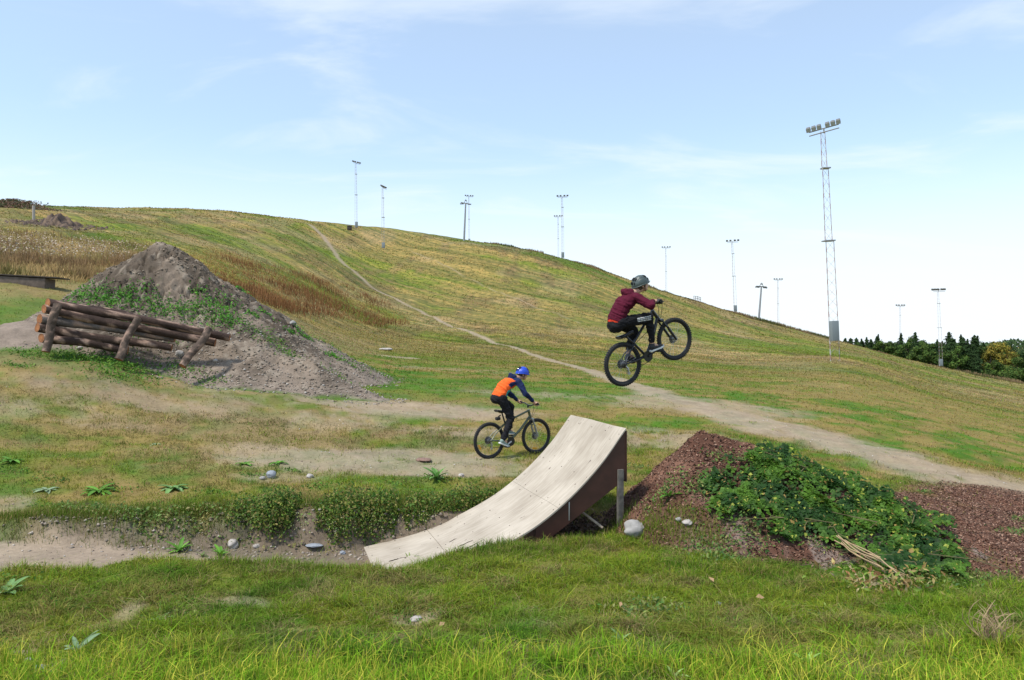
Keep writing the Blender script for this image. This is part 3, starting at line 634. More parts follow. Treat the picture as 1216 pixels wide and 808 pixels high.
cx = []
for _ in range(46):
    u = rng.uniform(-20, 1236); v = rng.uniform(690, 790); x_, y_, _z = hit(u, v); cx.append((x_, y_, rng.uniform(.3, .75)))
cx = [q for q in cx if float(bark_h(np.array(q[0]), np.array(q[1]))) < .0]
leafy_patch("low_weeds", cx, 120, .028, [(.06, .16, .015), (.10, .21, .02), (.17, .24, .04), (.05, .12, .012)], "small broad leaved weeds and clover mixed into the foreground turf", H, .09, .22, .12)
n = 26000; x, y = polar(n, 3.8, 8.4, 40); m = (fbm(x*2.1+3, y*2.9, 86, 3) > .57) & (keepmask(x, y) > .3); x, y = x[m], y[m]; N = len(x)
o = blades("thatch", np.column_stack([x, y, H(x, y)+.012]), rng.uniform(.03, .08, N), .0035, 3.2, np.array((.36, .27, .13))*rng.uniform(.6, 1.3, N)[:, None]); tag(o, "dead straw thatch lying in the foreground turf", "thatch", kind="stuff")
# stones and gravel
def gravel(name, px, n, smin, smax, cols, label, hf, surf=None):
    P = np.array(px); V = []; F = []; C = []; base = np.array([(1,1,1),(1,-1,-1),(-1,1,-1),(-1,-1,1),(1,0,-.6),(-.7,.9,.8)])*.55
    oct_ = np.array([(1,0,0),(-1,0,0),(0,1,0),(0,-1,0),(0,0,1),(0,0,-1)], float); of = np.array([(0,2,4),(2,1,4),(1,3,4),(3,0,4),(2,0,5),(1,2,5),(3,1,5),(0,3,5)])
    s = (smin + (smax-smin)*rng.random(n)**3)[:, None, None]; k = rng.uniform(.6, 1.3, (n, 6, 1))*np.array([1, .8, .55]); a = rng.uniform(0, 6.28, n)
    ca, sa = np.cos(a)[:, None], np.sin(a)[:, None]; o3 = oct_[None]*k*s; xx = o3[..., 0]*ca-o3[..., 1]*sa; yy = o3[..., 0]*sa+o3[..., 1]*ca
    V = np.stack([xx, yy, o3[..., 2]], -1) + P[:, None, :]; F = (np.arange(n)*6)[:, None, None] + of[None]
    c = np.array(cols)[rng.integers(0, len(cols), n)] * rng.uniform(.7, 1.25, n)[:, None]
    me = fast_mesh(name, V.reshape(-1, 3), None, F.reshape(-1, 3), np.repeat(c, 6, 0)); o = link(name, me, None, [M_BARKCHIP]); return tag(o, label, "gravel", kind="stuff")
n = 12000; x = rng.uniform(MPK.x-4, MPK.x+9.5, n); y = rng.uniform(MPK.y-5.2, MPK.y+1, n); hh = dirt_h(x, y); m = (hh > -.12) & (rng.random(n) < sstep(2.6, .3, hh)*(.2+.8*sstep(-1, 5, x-MPK.x))); x, y = x[m], y[m]
gravel("gravel", np.column_stack([x, y, HM(x, y)+.005]), len(x), (.010), .055, [(.25,.21,.17),(.31,.26,.21),(.17,.13,.10),(.40,.37,.33)], "loose gravel strewn over the right flank of the dirt mound", HM)
n = 16000; x = rng.uniform(MPK.x-4.2, MPK.x+8, n); y = rng.uniform(MPK.y-5, MPK.y+1.5, n); m = (dirt_h(x, y) > .1) & (fbm(x*1.5, y*1.5, 77, 3) > .42); x, y = x[m], y[m]
gravel("clods", np.column_stack([x, y, HM(x, y)+.0]), len(x), .012, .065, [(.18,.145,.105),(.24,.19,.145),(.12,.095,.072),(.28,.235,.18)], "crumbled clods of dry soil over the dirt mound", HM)
x, y = polar(26000, 8, 20, 38); dmk = dirtmask(x, y); m = rng.random(len(x)) < dmk*.28; x, y = x[m], y[m]
gravel("gravel", np.column_stack([x, y, H(x, y)+.002]), len(x), .005, .028, [(.44,.38,.32),(.5,.46,.42),(.26,.2,.16),(.2,.15,.12)], "small stones on the bare dirt around the ramp", H)
x = rng.uniform(-7, -.6, 9000); y = rng.uniform(7.6, 10.1, 9000); m = (soilmask(x, y) > .3) & (rng.random(9000) < sstep(9.0, 9.7, y)*.9+.02); x, y = x[m], y[m]
gravel("gravel", np.column_stack([x, y, H(x, y)+.002]), len(x), .006, .045, [(.30,.25,.20),(.38,.33,.28),(.18,.14,.11),(.24,.2,.16)], "crumbs of soil and small stones in the ditch", H)
# bark chips
def chips(name, n, x, y, label, hf, s0, s1, cols):
    N = len(x); P = np.column_stack([x, y, hf(x, y)+.008]); c = np.array(cols)[rng.integers(0, len(cols), N)]*rng.uniform(.6, 1.4, N)[:, None]
    V, F = leaf_arrays(P, rvec(N)*.7+np.array([0, 0, 1]), rng.uniform(s0, s1, N), .45, .15); me = fast_mesh(name, V, None, F, np.repeat(c, 5, 0)); o = link(name, me, None, [M_BARKCHIP]); return tag(o, label, "bark chips", kind="stuff")
n = 120000; x = rng.uniform(1.0, 9.4, n); y = rng.uniform(6.3, 13.4, n); bh = bark_h(x, y); bmk = barkmask(x, y); m = ((bh > .0) | (rng.random(n) < bmk*.9)); x, y = x[m], y[m]
chips("bark_chips", 0, x, y, "loose reddish bark chips covering the bark mound", HB, .018, .05, [(.14,.070,.045),(.20,.11,.072),(.10,.050,.034),(.27,.17,.12),(.07,.042,.032)])

# ================================================================== CREEPER ON THE BARK MOUND
def bsurf(u, v):
    dd = np.linspace(6, 13, 1400); x_ = (u-608)/K*dd; z_ = CZ-(v-404)/K*dd; b = z_ <= HB(x_, dd); i = int(np.argmax(b)); return x_[i], dd[i]
poly = [(845,600),(862,560),(880,545),(905,530),(940,532),(965,548),(1000,566),(1040,590),(1062,600),(1090,600),(1120,625),(1142,655),(1135,690),(1100,700),(1060,690),(1030,668),(1000,648),(965,640),(930,642),(900,628),(880,612),(850,618)]
def inpoly(x, y, pg):
    c = np.zeros(len(x), bool); j = len(pg)-1
    for i in range(len(pg)):
        xi, yi = pg[i]; xj, yj = pg[j]; m = ((yi > y) != (yj > y)) & (x < (xj-xi)*(y-yi)/(yj-yi+1e-9)+xi); c ^= m; j = i
    return c
def bsurfs(u, v):
    dd = np.linspace(6.2, 10.2, 130); X_ = (u[:, None]-608)/K*dd; Z_ = CZ-(v[:, None]-404)/K*dd; out = []
    for i0 in range(0, len(u), 4000):
        Y_ = np.broadcast_to(dd, X_[i0:i0+4000].shape); b = Z_[i0:i0+4000] <= H(X_[i0:i0+4000], Y_) + np.maximum(bark_h(X_[i0:i0+4000], Y_), 0); i = np.where(b.any(1), np.argmax(b, 1), -1); out.append(i)
    i = np.concatenate(out); ok = i >= 0; return X_[np.arange(len(u)), i][ok], dd[i][ok]
n = 13000; u = rng.uniform(835, 1160, n); v = rng.uniform(520, 710, n); m = inpoly(u + (fbm(u*.05, v*.05, 95, 3)-.5)*50, v + (fbm(u*.05+9, v*.05, 94, 3)-.5)*40, poly); x, y = bsurfs(u[m], v[m])
x = np.repeat(x, 5) + rng.normal(0, .035, len(x)*5); y = np.repeat(y, 5) + rng.normal(0, .05, len(y)*5); N = len(x)
lump = fbm(x*2.4, y*2.4, 96, 3); hole = fbm(x*4+8, y*4, 97, 3); m = (hole > .41) | (rng.random(N) < .14); x, y, lump = x[m], y[m], lump[m]; N = len(x)
z = HB(x, y) + .02 + (.02 + .13*sstep(.3, .75, lump)) * (1 - .35*rng.random(N)**2)
e = .02; gx = (fbm((x+e)*2.4, y*2.4, 96, 3)-lump)/e*.3; gy = (fbm(x*2.4, (y+e)*2.4, 96, 3)-lump)/e*.3
Nn = np.column_stack([-gx, -gy-.5, np.ones(N)]) + rvec(N)*.55
base = lerpc((.012, .042, .006), (.062, .135, .012), sstep(.3, .7, fbm(x*5, y*5, 98, 3))); yel = rng.random(N)
c = base*rng.uniform(.7, 1.35, N)[:, None]*1.15; c = np.where((yel < .03)[:, None], np.array((.30, .33, .05)), c); c = np.where((yel > .985)[:, None], np.array((.30, .2, .06)), c)
creeper = empty("creeper_bush", (3.6, 8.3, float(HB(3.6, 8.3))))
tag(creeper, "dark green leafy creeper sprawling over the bark mound", "creeper")
lv = leaves("foliage", np.column_stack([x, y, z]), Nn, rng.uniform(.02, .075, N), c, .8, None, None); lv.parent = creeper; lv.matrix_parent_inverse = Matrix.Translation(-creeper.location)
mb = MB()
for _ in range(16):
    u = rng.uniform(870, 1130); v = 560+(u-870)*.35+rng.uniform(-15, 60); x0, y0 = bsurf(u, min(v, 690)); a = rng.uniform(0, 6.28); pts = []
    for k in range(6): xx, yy = x0+.11*k*math.cos(a+.3*k*rng.normal()), y0+.11*k*math.sin(a); pts.append((xx, yy, float(HB(xx, yy))+.05+.10*math.sin(k*.6)))
    mb.tube(pts, .005, 5)
st = mb.build("stems", simple("creeper_stem", (.12, .10, .04), .8), None); st.parent = creeper; st.matrix_parent_inverse = Matrix.Translation(-creeper.location)
# feathery weeds around it
spots = [(920,560,.5),(960,575,.5),(1010,600,.5),(940,600,.4),(1060,640,.5),(1090,625,.4),(905,575,.5),(990,630,.4),(840,575,.6),(820,580,.5),(860,545,.5),(905,545,.6),(870,605,.8),(885,620,.6),(900,640,.6),(850,590,.6),(1000,650,.5),(960,640,.5),(780,545,.8),(765,540,.7),(757,556,.5),(795,575,.5),(785,590,.5),(830,655,.8),(870,655,.8),(850,665,.6),(1100,585,.3),(1210,635,.7),(1216,620,.5),(1120,700,.8),(1160,690,.7)]
leafy_patch("low_weeds", [bsurf(u, v)+(s*.5,) for u, v, s in spots], 420, .042, [(.10, .20, .04), (.16, .22, .05), (.22, .23, .07), (.06, .13, .03)], "pale feathery weeds growing around the creeper", HB, .26, .42, .3)

# ================================================================== DRY WEEDS BANDS
def region_px(pg, n, dmin=12):
    us = [p[0] for p in pg]; vs_ = [p[1] for p in pg]; u = rng.uniform(min(us), max(us), n); v = rng.uniform(min(vs_), max(vs_), n); m = inpoly(u, v, pg); return hits(u[m], v[m], dmin)
P = region_px([(-120,262),(0,274),(70,282),(150,290),(200,296),(215,330),(170,345),(110,338),(0,328),(-120,318)], 30000, 24)
m = H(P[:, 0], P[:, 1]) + dirt_h(P[:, 0], P[:, 1]) < H(P[:, 0], P[:, 1]); P = P[m]; P = P + np.column_stack([rng.normal(0, .35, (len(P), 2)), np.zeros(len(P))]); P[:, 2] = H(P[:, 0], P[:, 1])
N = len(P); t = fbm(P[:, 0]*.35, P[:, 1]*.25, 101, 4); c = lerpc((.52, .36, .16), (.27, .17, .085), sstep(.42, .58, t)); c = lerpc(c, (.17, .17, .05), sstep(.55, .7, fbm(P[:, 0]*.6, P[:, 1]*.4, 102, 3))*.7)
c *= rng.uniform(.6, 1.35, N)[:, None]
o = blades("dry_weeds", P, (rng.uniform(.15, .45, N))*(1+1.2*sstep(.42, .62, t)), .035, .8, c, tipc=1.3, curl=.3)
tag(o, "golden brown dry grass and weeds on the bank left of the mound", "dry weeds", kind="stuff")
P = region_px([(-120,270),(0,282),(80,284),(150,292),(185,300),(175,312),(100,310),(0,312),(-120,305)], 9000, 24)
P[:, :2] += rng.normal(0, .3, (len(P), 2)); m = fbm(P[:, 0]*.5, P[:, 1]*.3, 103, 3) > .42; P = P[m]; P[:, 2] = H(P[:, 0], P[:, 1]) + rng.uniform(.15, .75, len(P))
leafmass("seed_heads", P, .11, [(.46,.36,.26),(.34,.24,.16),(.56,.48,.38),(.24,.16,.11),(.28,.24,.09)], "pale fluffy seed heads above the dry weeds", "dry weeds", .8)
P = region_px([(225,305),(270,300),(330,318),(405,338),(455,360),(498,384),(450,390),(390,376),(340,372),(300,356),(260,335),(220,318)], 26000, 24)
P[:, :2] += rng.normal(0, .5, (len(P), 2)); P[:, 2] = H(P[:, 0], P[:, 1]); N = len(P); t = fbm(P[:, 0]*.18, P[:, 1]*.12, 104, 4)
c = lerpc((.42, .28, .11), (.27, .155, .07), sstep(.36, .54, t)) * rng.uniform(.6, 1.2, N)[:, None] * np.array((1.0, .86, .78))
o = blades("dry_weeds", P, (.25+1.0*sstep(.4, .65, t))*rng.uniform(.4, 1.1, N), .05, .8, c, tipc=1.25, curl=.3)
tag(o, "russet and straw coloured weeds on the slope right of the mound", "dry weeds", kind="stuff")
# rough strip along the crest
def crest(u):
    j = np.searchsorted(LDS, math.log(100)); k = np.searchsorted(LDS, math.log(320)); cu = np.array([vtab(np.float64(u), np.float64(l)) for l in LDS[j:k]]); i = int(np.argmin(cu)); return math.exp(LDS[j+i]), float(cu[i])
P = []
for u in np.arange(575, 1216, 1.0):
    d_, v_ = crest(u); kk = 16
    dd = d_ + rng.uniform(-9, 3, kk) ; uu = u + rng.uniform(-1, 1, kk); P.append(np.column_stack([(uu-608)/K*dd, dd, np.zeros(kk)]))
P = np.concatenate(P); P[:, 2] = H(P[:, 0], P[:, 1]); t = fbm(P[:, 0]*.12, P[:, 1]*.05, 105, 4); m = rng.random(len(P)) < sstep(.3, .5, t); P, t = P[m], t[m]; N = len(P)
c = lerpc((.24, .17, .09), (.09, .10, .035), sstep(.45, .65, fbm(P[:, 0]*.3, P[:, 1]*.1, 106, 3)))*rng.uniform(.7, 1.3, N)[:, None]
o = blades("crest_weeds", P, rng.uniform(.3, .8, N)*(.4+1.0*sstep(.4, .7, t)), .16, .6, c, curl=.3); tag(o, "dark rough weeds along the hill crest", "weeds", kind="stuff")
for (u, v, w_, h_) in [(15,243,22,8)]:
    P = []
    x0, y0, z0 = hit(u, v+3, 60); n = 5000; sc_ = y0/K
    P = np.column_stack([x0+rng.normal(0, w_*.8*sc_, n), y0+rng.normal(0, 3, n), rng.random(n)]); prof = np.exp(-((P[:, 0]-x0)/(w_*1.0*sc_))**2)
    P[:, 2] = H(P[:, 0], P[:, 1]) + P[:, 2]*h_*sc_*prof*1.2
    leafmass("scrub", P, .35, [(.13,.07,.045),(.06,.09,.03),(.18,.10,.06),(.09,.08,.03)], "reddish brown scrub on the skyline at the top of the hill", "scrub")

# ================================================================== THE RAMP
M_PLY, nt_, b_ = new_mat("weathered_plywood")
tcn = nt_.nodes.new("ShaderNodeTexCoord"); mpn = nt_.nodes.new("ShaderNodeMapping"); mpn.inputs["Scale"].default_value = (1.2, 9, 1.2); nt_.links.new(tcn.outputs["Object"], mpn.inputs[0])
na = nt_.nodes.new("ShaderNodeTexNoise"); na.inputs["Scale"].default_value = 3.5; na.inputs["Detail"].default_value = 8; nt_.links.new(mpn.outputs[0], na.inputs["Vector"])
nb = nt_.nodes.new("ShaderNodeTexNoise"); nb.inputs["Scale"].default_value = 2.2; nb.inputs["Detail"].default_value = 5; nt_.links.new(tcn.outputs["Object"], nb.inputs["Vector"])
rp1 = nt_.nodes.new("ShaderNodeValToRGB"); rp1.color_ramp.elements[0].position = .3; rp1.color_ramp.elements[0].color = (.29, .245, .19, 1); rp1.color_ramp.elements[1].position = .68; rp1.color_ramp.elements[1].color = (.50, .44, .36, 1)
mxn = nt_.nodes.new("ShaderNodeMix"); mxn.data_type = 'FLOAT'; mxn.inputs[0].default_value = .55; nt_.links.new(na.outputs[0], mxn.inputs[2]); nt_.links.new(nb.outputs[0], mxn.inputs[3]); nt_.links.new(mxn.outputs[0], rp1.inputs[0])
mp2 = nt_.nodes.new("ShaderNodeMapping"); mp2.inputs["Scale"].default_value = (6.3, 15, 6.3); mp2.inputs["Location"].default_value = (3.1, 1.7, 0); nt_.links.new(tcn.outputs["Object"], mp2.inputs[0])
nc_ = nt_.nodes.new("ShaderNodeTexNoise"); nc_.inputs["Scale"].default_value = 1.0; nc_.inputs["Detail"].default_value = 3; nc_.inputs["Distortion"].default_value = 1.2; nt_.links.new(mp2.outputs[0], nc_.inputs["Vector"])
thr = nt_.nodes.new("ShaderNodeMapRange"); thr.inputs[1].default_value = .70; thr.inputs[2].default_value = .72; nt_.links.new(nc_.outputs[0], thr.inputs[0])
mx2 = nt_.nodes.new("ShaderNodeMix"); mx2.data_type = 'RGBA'; nt_.links.new(thr.outputs[0], mx2.inputs[0]); nt_.links.new(rp1.outputs[0], mx2.inputs[6]); mx2.inputs[7].default_value = (.14, .11, .09, 1)
nt_.links.new(mx2.outputs[2], b_.inputs["Base Color"]); b_.inputs["Roughness"].default_value = .85; b_.inputs["Specular IOR Level"].default_value = .25
bpn = nt_.nodes.new("ShaderNodeBump"); bpn.inputs["Strength"].default_value = .35; bpn.inputs["Distance"].default_value = .01; nt_.links.new(mxn.outputs[0], bpn.inputs["Height"]); nt_.links.new(bpn.outputs[0], b_.inputs["Normal"])
M_FILM = simple("brown_film_plywood", (.058, .021, .014), .5, noise=.35, scale=5, bump=.08)
M_OLDWOOD = simple("grey_wood", (.115, .105, .09), .85, noise=.4, scale=14, bump=.5)
M_DARKWOOD = simple("dark_wood", (.05, .038, .03), .85, noise=.4, scale=14, bump=.4)
M_CRACK = simple("dark_crack", (.06, .045, .035), .9)
M_STEEL = simple("galvanised", (.42, .43, .44), .45, metal=.6, noise=.15, scale=8)
SP = [0, .45, .866, 1.347, 1.75, 2.07, 2.38, 2.636, 2.94]; HP = [0.0, .075, .174, .356, .545, .754, 1.01, 1.27, 1.655]
def prof(s): return float(pchip(SP, HP, np.array([s]))[0])
ramp = empty("bike_ramp", (RO.x, RO.y, CZ-2.73), (0, 0, math.atan2(.309, .951)))
tag(ramp, "curved launch ramp of weathered pale plywood with dark brown sides, rising out of the ditch", "ramp")
Wd = 1.75
def sheet(s0, s1, name='riding_surface', th=.022, n=26):
    V = []; F = []
    for i in range(n+1):
        s = lerp(s0, s1, i/n); z = prof(s)
        for t in (0, .35, .7, 1.05, 1.4, Wd):
            V.append((s, t, z + .004*math.sin(t*5+s*3)))
    nt2 = len(V)
    V += [(x, y, z-th) for x, y, z in V]
    for i in range(n):
        for k in range(5):
            a = i*6+k; F.append((a, a+6, a+7, a+1)); F.append((a+nt2, a+1+nt2, a+7+nt2, a+6+nt2))
        a = i*6; F.append((a, a+nt2, a+6+nt2, a+6)); a += 5; F.append((a, a+6, a+6+nt2, a+nt2))
    for k in range(5): F.append((k, k+1, k+1+nt2, k+nt2)); a = n*6+k; F.append((a, a+nt2, a+1+nt2, a+1))
    m = MB().add(V, F); return m.build(name, M_PLY, ramp, ang=50)
sheet(.0, .838); sheet(.845, 2.06); sheet(2.064, 2.945)
m = MB()
for s_ in (.05, .40, .80, .90, 1.25, 1.6, 2.02, 2.10, 2.45, 2.88):
    for t_ in (.06, .45, .87, 1.3, 1.69): m.tube([(s_, t_, prof(s_)-.002), (s_, t_, prof(s_)+.0055)], .006, 8)
tag(m.build("screw_heads", M_DARKWOOD, ramp), kind="stuff")
# cracked layers in the lower sheet
m = MB()
for (s0, t0, L, a) in [(.60,.42,.62,.05),(.50,.30,.22,.1),(.44,.22,.15,.0),(1.0,.62,.18,-.1),(.95,.9,.1,.2),(.2,.9,.12,.1)]:
    pts = [(s0+L*k/6, t0+a*L*k/6+.006*math.sin(k*2.1), prof(s0+L*k/6)+.0035) for k in range(7)]
    MB().tube(pts, [.002, .005, .006, .005, .006, .004, .002], 5).build("crack", M_CRACK, ramp)
def side(y0, s0, s1, low, name, mat, th=.018, n=24):
    V = []; F = []
    for i in range(n+1):
        s = lerp(s0, s1, i/n); zt = prof(s)-.024; zb = min(low(s), zt-.03); V += [(s, y0, zt), (s, y0, zb), (s, y0+th, zt), (s, y0+th, zb)]
    for i in range(n):
        a = i*4; F += [(a, a+4, a+5, a+1), (a+2, a+3, a+7, a+6), (a, a+2, a+6, a+4), (a+1, a+5, a+7, a+3)]
    F += [(0, 1, 3, 2)]; a = n*4; F += [(a, a+2, a+3, a+1)]
    return MB().add(V, F).build(name, mat, ramp, ang=30)
lowf = lambda s: .28 + (s-1.78)*.65
side(.012, 1.78, 2.94, lowf, "side_panel", M_FILM); side(Wd-.03, 1.78, 2.94, lowf, "side_panel", M_FILM)
lowg = lambda s: max(.0, prof(s)-.27)
side(.035, .55, 1.775, lowg, "side_rail", M_FILM, .035); side(Wd-.07, .55, 1.775, lowg, "side_rail", M_DARKWOOD, .035)
side(Wd*.5, .5, 2.9, lambda s: prof(s)-.16, "centre_rib", M_DARKWOOD, .045)
m = MB().box((2.95, Wd/2, 1.655-.34), (.018, Wd-.01, .62)); m.build("back_panel", M_FILM, ramp)
m = MB().box((2.20, .006, .70), (.012, .004, .22), bev=.001); m.build("metal_strip", M_STEEL, ramp)
for t in (.045, Wd-.045):
    X, Y = (RO + RU*2.86 + RW*t).x, (RO + RU*2.86 + RW*t).y; g0 = float(H(X, Y)) - (CZ-2.73) - .1
    MB().box((2.87, t-.035 if t < 1 else t+.035, (g0+1.16)/2), (.075, .05, 1.16-g0), bev=.005).build("support_post", M_OLDWOOD, ramp)
def plank(name, a, b, w_, t_, mat, label, cat):
    a, b = Vector(a), Vector(b); c = (a+b)/2; q = (b-a).to_track_quat('X', 'Z'); o = empty(name) if 0 else None
    m = MB().box((0, 0, 0), ((b-a).length, w_, t_), bev=.004); o = m.build(name, mat); o.location = c; o.rotation_euler = q.to_euler(); return tag(o, label, cat)
a = at(687, 605, 9.1); b = at(716, 627, 8.95)
plank("wooden_stick", a, b, .03, .02, simple("fresh_wood", (.42, .33, .24), .8, noise=.2), "pale broken stick lying in the grass under the raised end of the ramp", "stick")
P = np.column_stack([rng.normal(.85, .22, 900), rng.normal(9.45, .18, 900), rng.random(900)*.16]); P[:, 2] += H(P[:, 0], P[:, 1])
leafmass("dead_leaves", P, .05, [(.14, .09, .06), (.22, .14, .09), (.09, .06, .04)], "heap of brown dead leaves and twigs under the ramp", "dead leaves")

# ================================================================== ROCKS
M_ROCK = simple("rock", (.30, .285, .265), .9, noise=.35, scale=9, bump=.6)
M_ROCKW = simple("pale_rock", (.38, .345, .31), .9, noise=.25, scale=12, bump=.5)
M_ROCKB = simple("grey_rock", (.24, .26, .29), .85, noise=.3, scale=12, bump=.5)
def rock(u, v, wpx, asp, label, mat, hf=None, dmin=4, seed=0, d=None, name="rock", group=None):
    if d is None:
        dd = np.linspace(dmin, 60, 4000); x_ = (u-608)/K*dd; z_ = CZ-(v-404)/K*dd; bl = z_ <= HB(x_, dd); i = int(np.argmax(bl)); x, y = x_[i], dd[i]
    else: x, y = (u-608)/K*d, d
    r_ = wpx/2/K*y; import bmesh
    bm = bmesh.new(); bmesh.ops.create_icosphere(bm, subdivisions=4, radius=1)
    for q in bm.verts:
        p = q.co; n = 1 + .38*(float(fbm(p.x*1.1+seed*7, p.y*1.1+p.z*1.7, 200+seed, 3))-.5)*2*.7 + .08*(float(fbm(p.x*5+seed, p.y*5+p.z*4, 230+seed, 3))-.5)
        q.co = Vector((p.x*n*r_, p.y*n*r_*.85, p.z*n*r_*asp))
    me = bpy.data.meshes.new(name); bm.to_mesh(me); bm.free(); me.polygons.foreach_set("use_smooth", np.ones(len(me.polygons), bool))
    o = link(name, me, None, [mat]); o.location = (x, y, float(HB(x, y)) + r_*asp*.45); o.rotation_euler = (0, 0, seed); return tag(o, label, "rock", group)
rock(754, 634, 31, .62, "rounded pale grey boulder in the grass beside the ramp post", M_ROCK, seed=1, name="boulder")
rock(277, 650, 16, .85, "whitish stone lodged in the ditch bank by a small green rosette plant", M_ROCKW, seed=2)
rock(322, 567, 12, .9, "blue grey stone on the bare patch above the ditch, the larger of two", M_ROCKB, seed=3)
rock(312, 569, 8, .6, "small brown stone touching the blue grey stone above the ditch", M_ROCK, seed=4)
rock(368, 567, 10, .6, "pale pinkish stone above the ditch, right of the blue grey one", M_ROCKW, seed=5)
rock(373, 650, 20, .22, "flat slab of grey stone in the ditch left of the ramp foot", M_ROCKB, seed=6)
rock(305, 650, 9, .6, "small pale stone in the ditch beside the whitish stone", M_ROCKW, seed=7)
rock(407, 658, 8, .6, "little stone at the ditch edge just left of the ramp foot", M_ROCKB, seed=8)
rock(213, 422, 10, .8, "bright white stone at the foot of the third log stake", M_ROCKW, seed=9, dmin=12)
rock(128, 414, 12, .6, "pale stone on the ground under the middle of the log wall", M_ROCKW, seed=10, dmin=12)
rock(95, 415, 8, .6, "small white stone beneath the lower logs near the first stake", M_ROCKW, seed=11, dmin=12)
rock(256, 430, 6, .7, "tiny pale stone on the gravel slope right of the logs", M_ROCKW, seed=12, dmin=12)
rock(458, 416, 16, .25, "flat pale stone in the grass at the right foot of the mound", M_ROCKW, seed=13, dmin=12)
rock(348, 387, 9, .7, "pinkish stone on the right shoulder of the dirt mound", M_ROCK, seed=14, dmin=12)
rock(816, 624, 12, .6, "pale broken stone at the foot of the bark mound, right of the boulder", M_ROCKW, seed=15)
rock(806, 620, 8, .6, "small grey stone at the foot of the bark mound beside the pale one", M_ROCK, seed=16)
rock(548, 566, 8, .6, "white pebble on the bare dirt behind the ramp", M_ROCKW, seed=17)
rock(683, 629, 12, .5, "grey stone in the shade beneath the ramp", M_ROCK, seed=18)
rock(494, 738, 15, .5, "half buried stone on the bare spot in the foreground turf", M_ROCKW, seed=19)
rock(466, 718, 10, .6, "dark clod in the foreground turf above the half buried stone", M_ROCK, seed=20)
rock(853, 718, 9, .5, "dark stone in the foreground grass below the creeper", M_ROCKB, seed=21)
rock(34, 786, 10, .6, "grey stone on bare earth in the lower left corner", M_ROCK, seed=22)
rock(45, 797, 20, .35, "dark flat stone on bare earth in the lower left corner", M_ROCKB, seed=23)
rock(503, 547, 22, .18, "flat reddish clod on the bare dirt behind the ramp", simple("clod", (.2,.12,.09), .95, noise=.3), seed=24)

# ================================================================== THE LOG WALL
M_LOG = attr_mat("log_bark", rough=.9, noise=.55, scale=6, bump=1.0, dist=.05, scale2=34)
lw = empty("log_wall", tuple(at(60, 412, 18.3))); tag(lw, "low retaining wall of stacked brown logs held by leaning stakes in front of the dirt mound", "log wall")
def logp(a, b, r0, r1, name, cbark, cend, seed):
    a, b = Vector(a), Vector(b); n = 30; k = 14; t = (b-a).normalized(); up = t.orthogonal().normalized(); bi = t.cross(up); V = []; F = []; C = []
    rs = np.random.default_rng(seed); ph = rs.uniform(0, 6.28, 3)
    for i in range(n+1):
        p = a.lerp(b, i/n) + up*.02*math.sin(i*.25+ph[0]) + bi*.02*math.sin(i*.19+ph[1])
        for j in range(k):
            an = 6.283*j/k; r = lerp(r0, r1, i/n)*(1+.06*math.sin(an*2+ph[2]+i*.1)+.05*rs.normal()*.6); off_ = (up*math.cos(an)+bi*math.sin(an))*r; off_ += t*(off_.dot(Vector((0, -1, 0)))*.9*max(0, 1-i/2)*(1 if name == 'log' else 0)); V.append(p+off_)
            mott = float(vnoise(i*.5+seed*9, j*.7, 3)); C.append(np.array(cbark)*(.6+.9*mott) if mott < .72 else np.array((.30, .20, .15)))
    for i in range(n):
        for j in range(k): F.append((i*k+j, i*k+(j+1) % k, (i+1)*k+(j+1) % k, (i+1)*k+j))
    for i, sgn in ((0, -1), (n, 1)):
        c0 = len(V); p = a if i == 0 else b
        for j in range(k): V.append(Vector(V[i*k+j])*.98 + p*.02); C.append(np.array(cend)*.75)
        V.append(p+t*sgn*.001); C.append(cend)
        for j in range(k): F.append((c0+j, c0+(j+1) % k, c0+k) if sgn > 0 else (c0+(j+1) % k, c0+j, c0+k))
    me = bpy.data.meshes.new(name); me.from_pydata([tuple(v) for v in V], [], F); me.update(); set_col(me, np.array(C)); me.polygons.foreach_set("use_smooth", np.ones(len(me.polygons), bool)); me.set_sharp_from_angle(angle=R(50))
    o = link(name, me, lw, [M_LOG]); o.matrix_parent_inverse = Matrix.Translation(-lw.location); return o
cb = (.056, .034, .026); ce = (.36, .15, .06)
LG = [((57,359,18.5),(273,401,19.3),.100,.075),((52,368,18.45),(256,407,19.2),.095,.085),((47,378,18.4),(208,402,19.15),.100,.075),((44,390,18.35),(204,414,19.0),.095,.07),((49,401,18.3),(152,415,18.8),.095,.08),((80,361,18.8),(190,382,19.25),.07,.06)]
for i, (p, q, r0, r1) in enumerate(LG): logp(at(*p), at(*q), r0*1.22, r1*1.28, "log", cb if i != 2 else (.12,.10,.09), ce, 300+i)
for i, (p, q) in enumerate([((68,361,18.25),(54,418,17.95)),((163,378,18.6),(140,427,18.15)),((249,391,18.95),(217,435,18.3))]): logp(at(*p), at(*q), .095, .10, "stake", (.12, .085, .065), ce, 320+i)
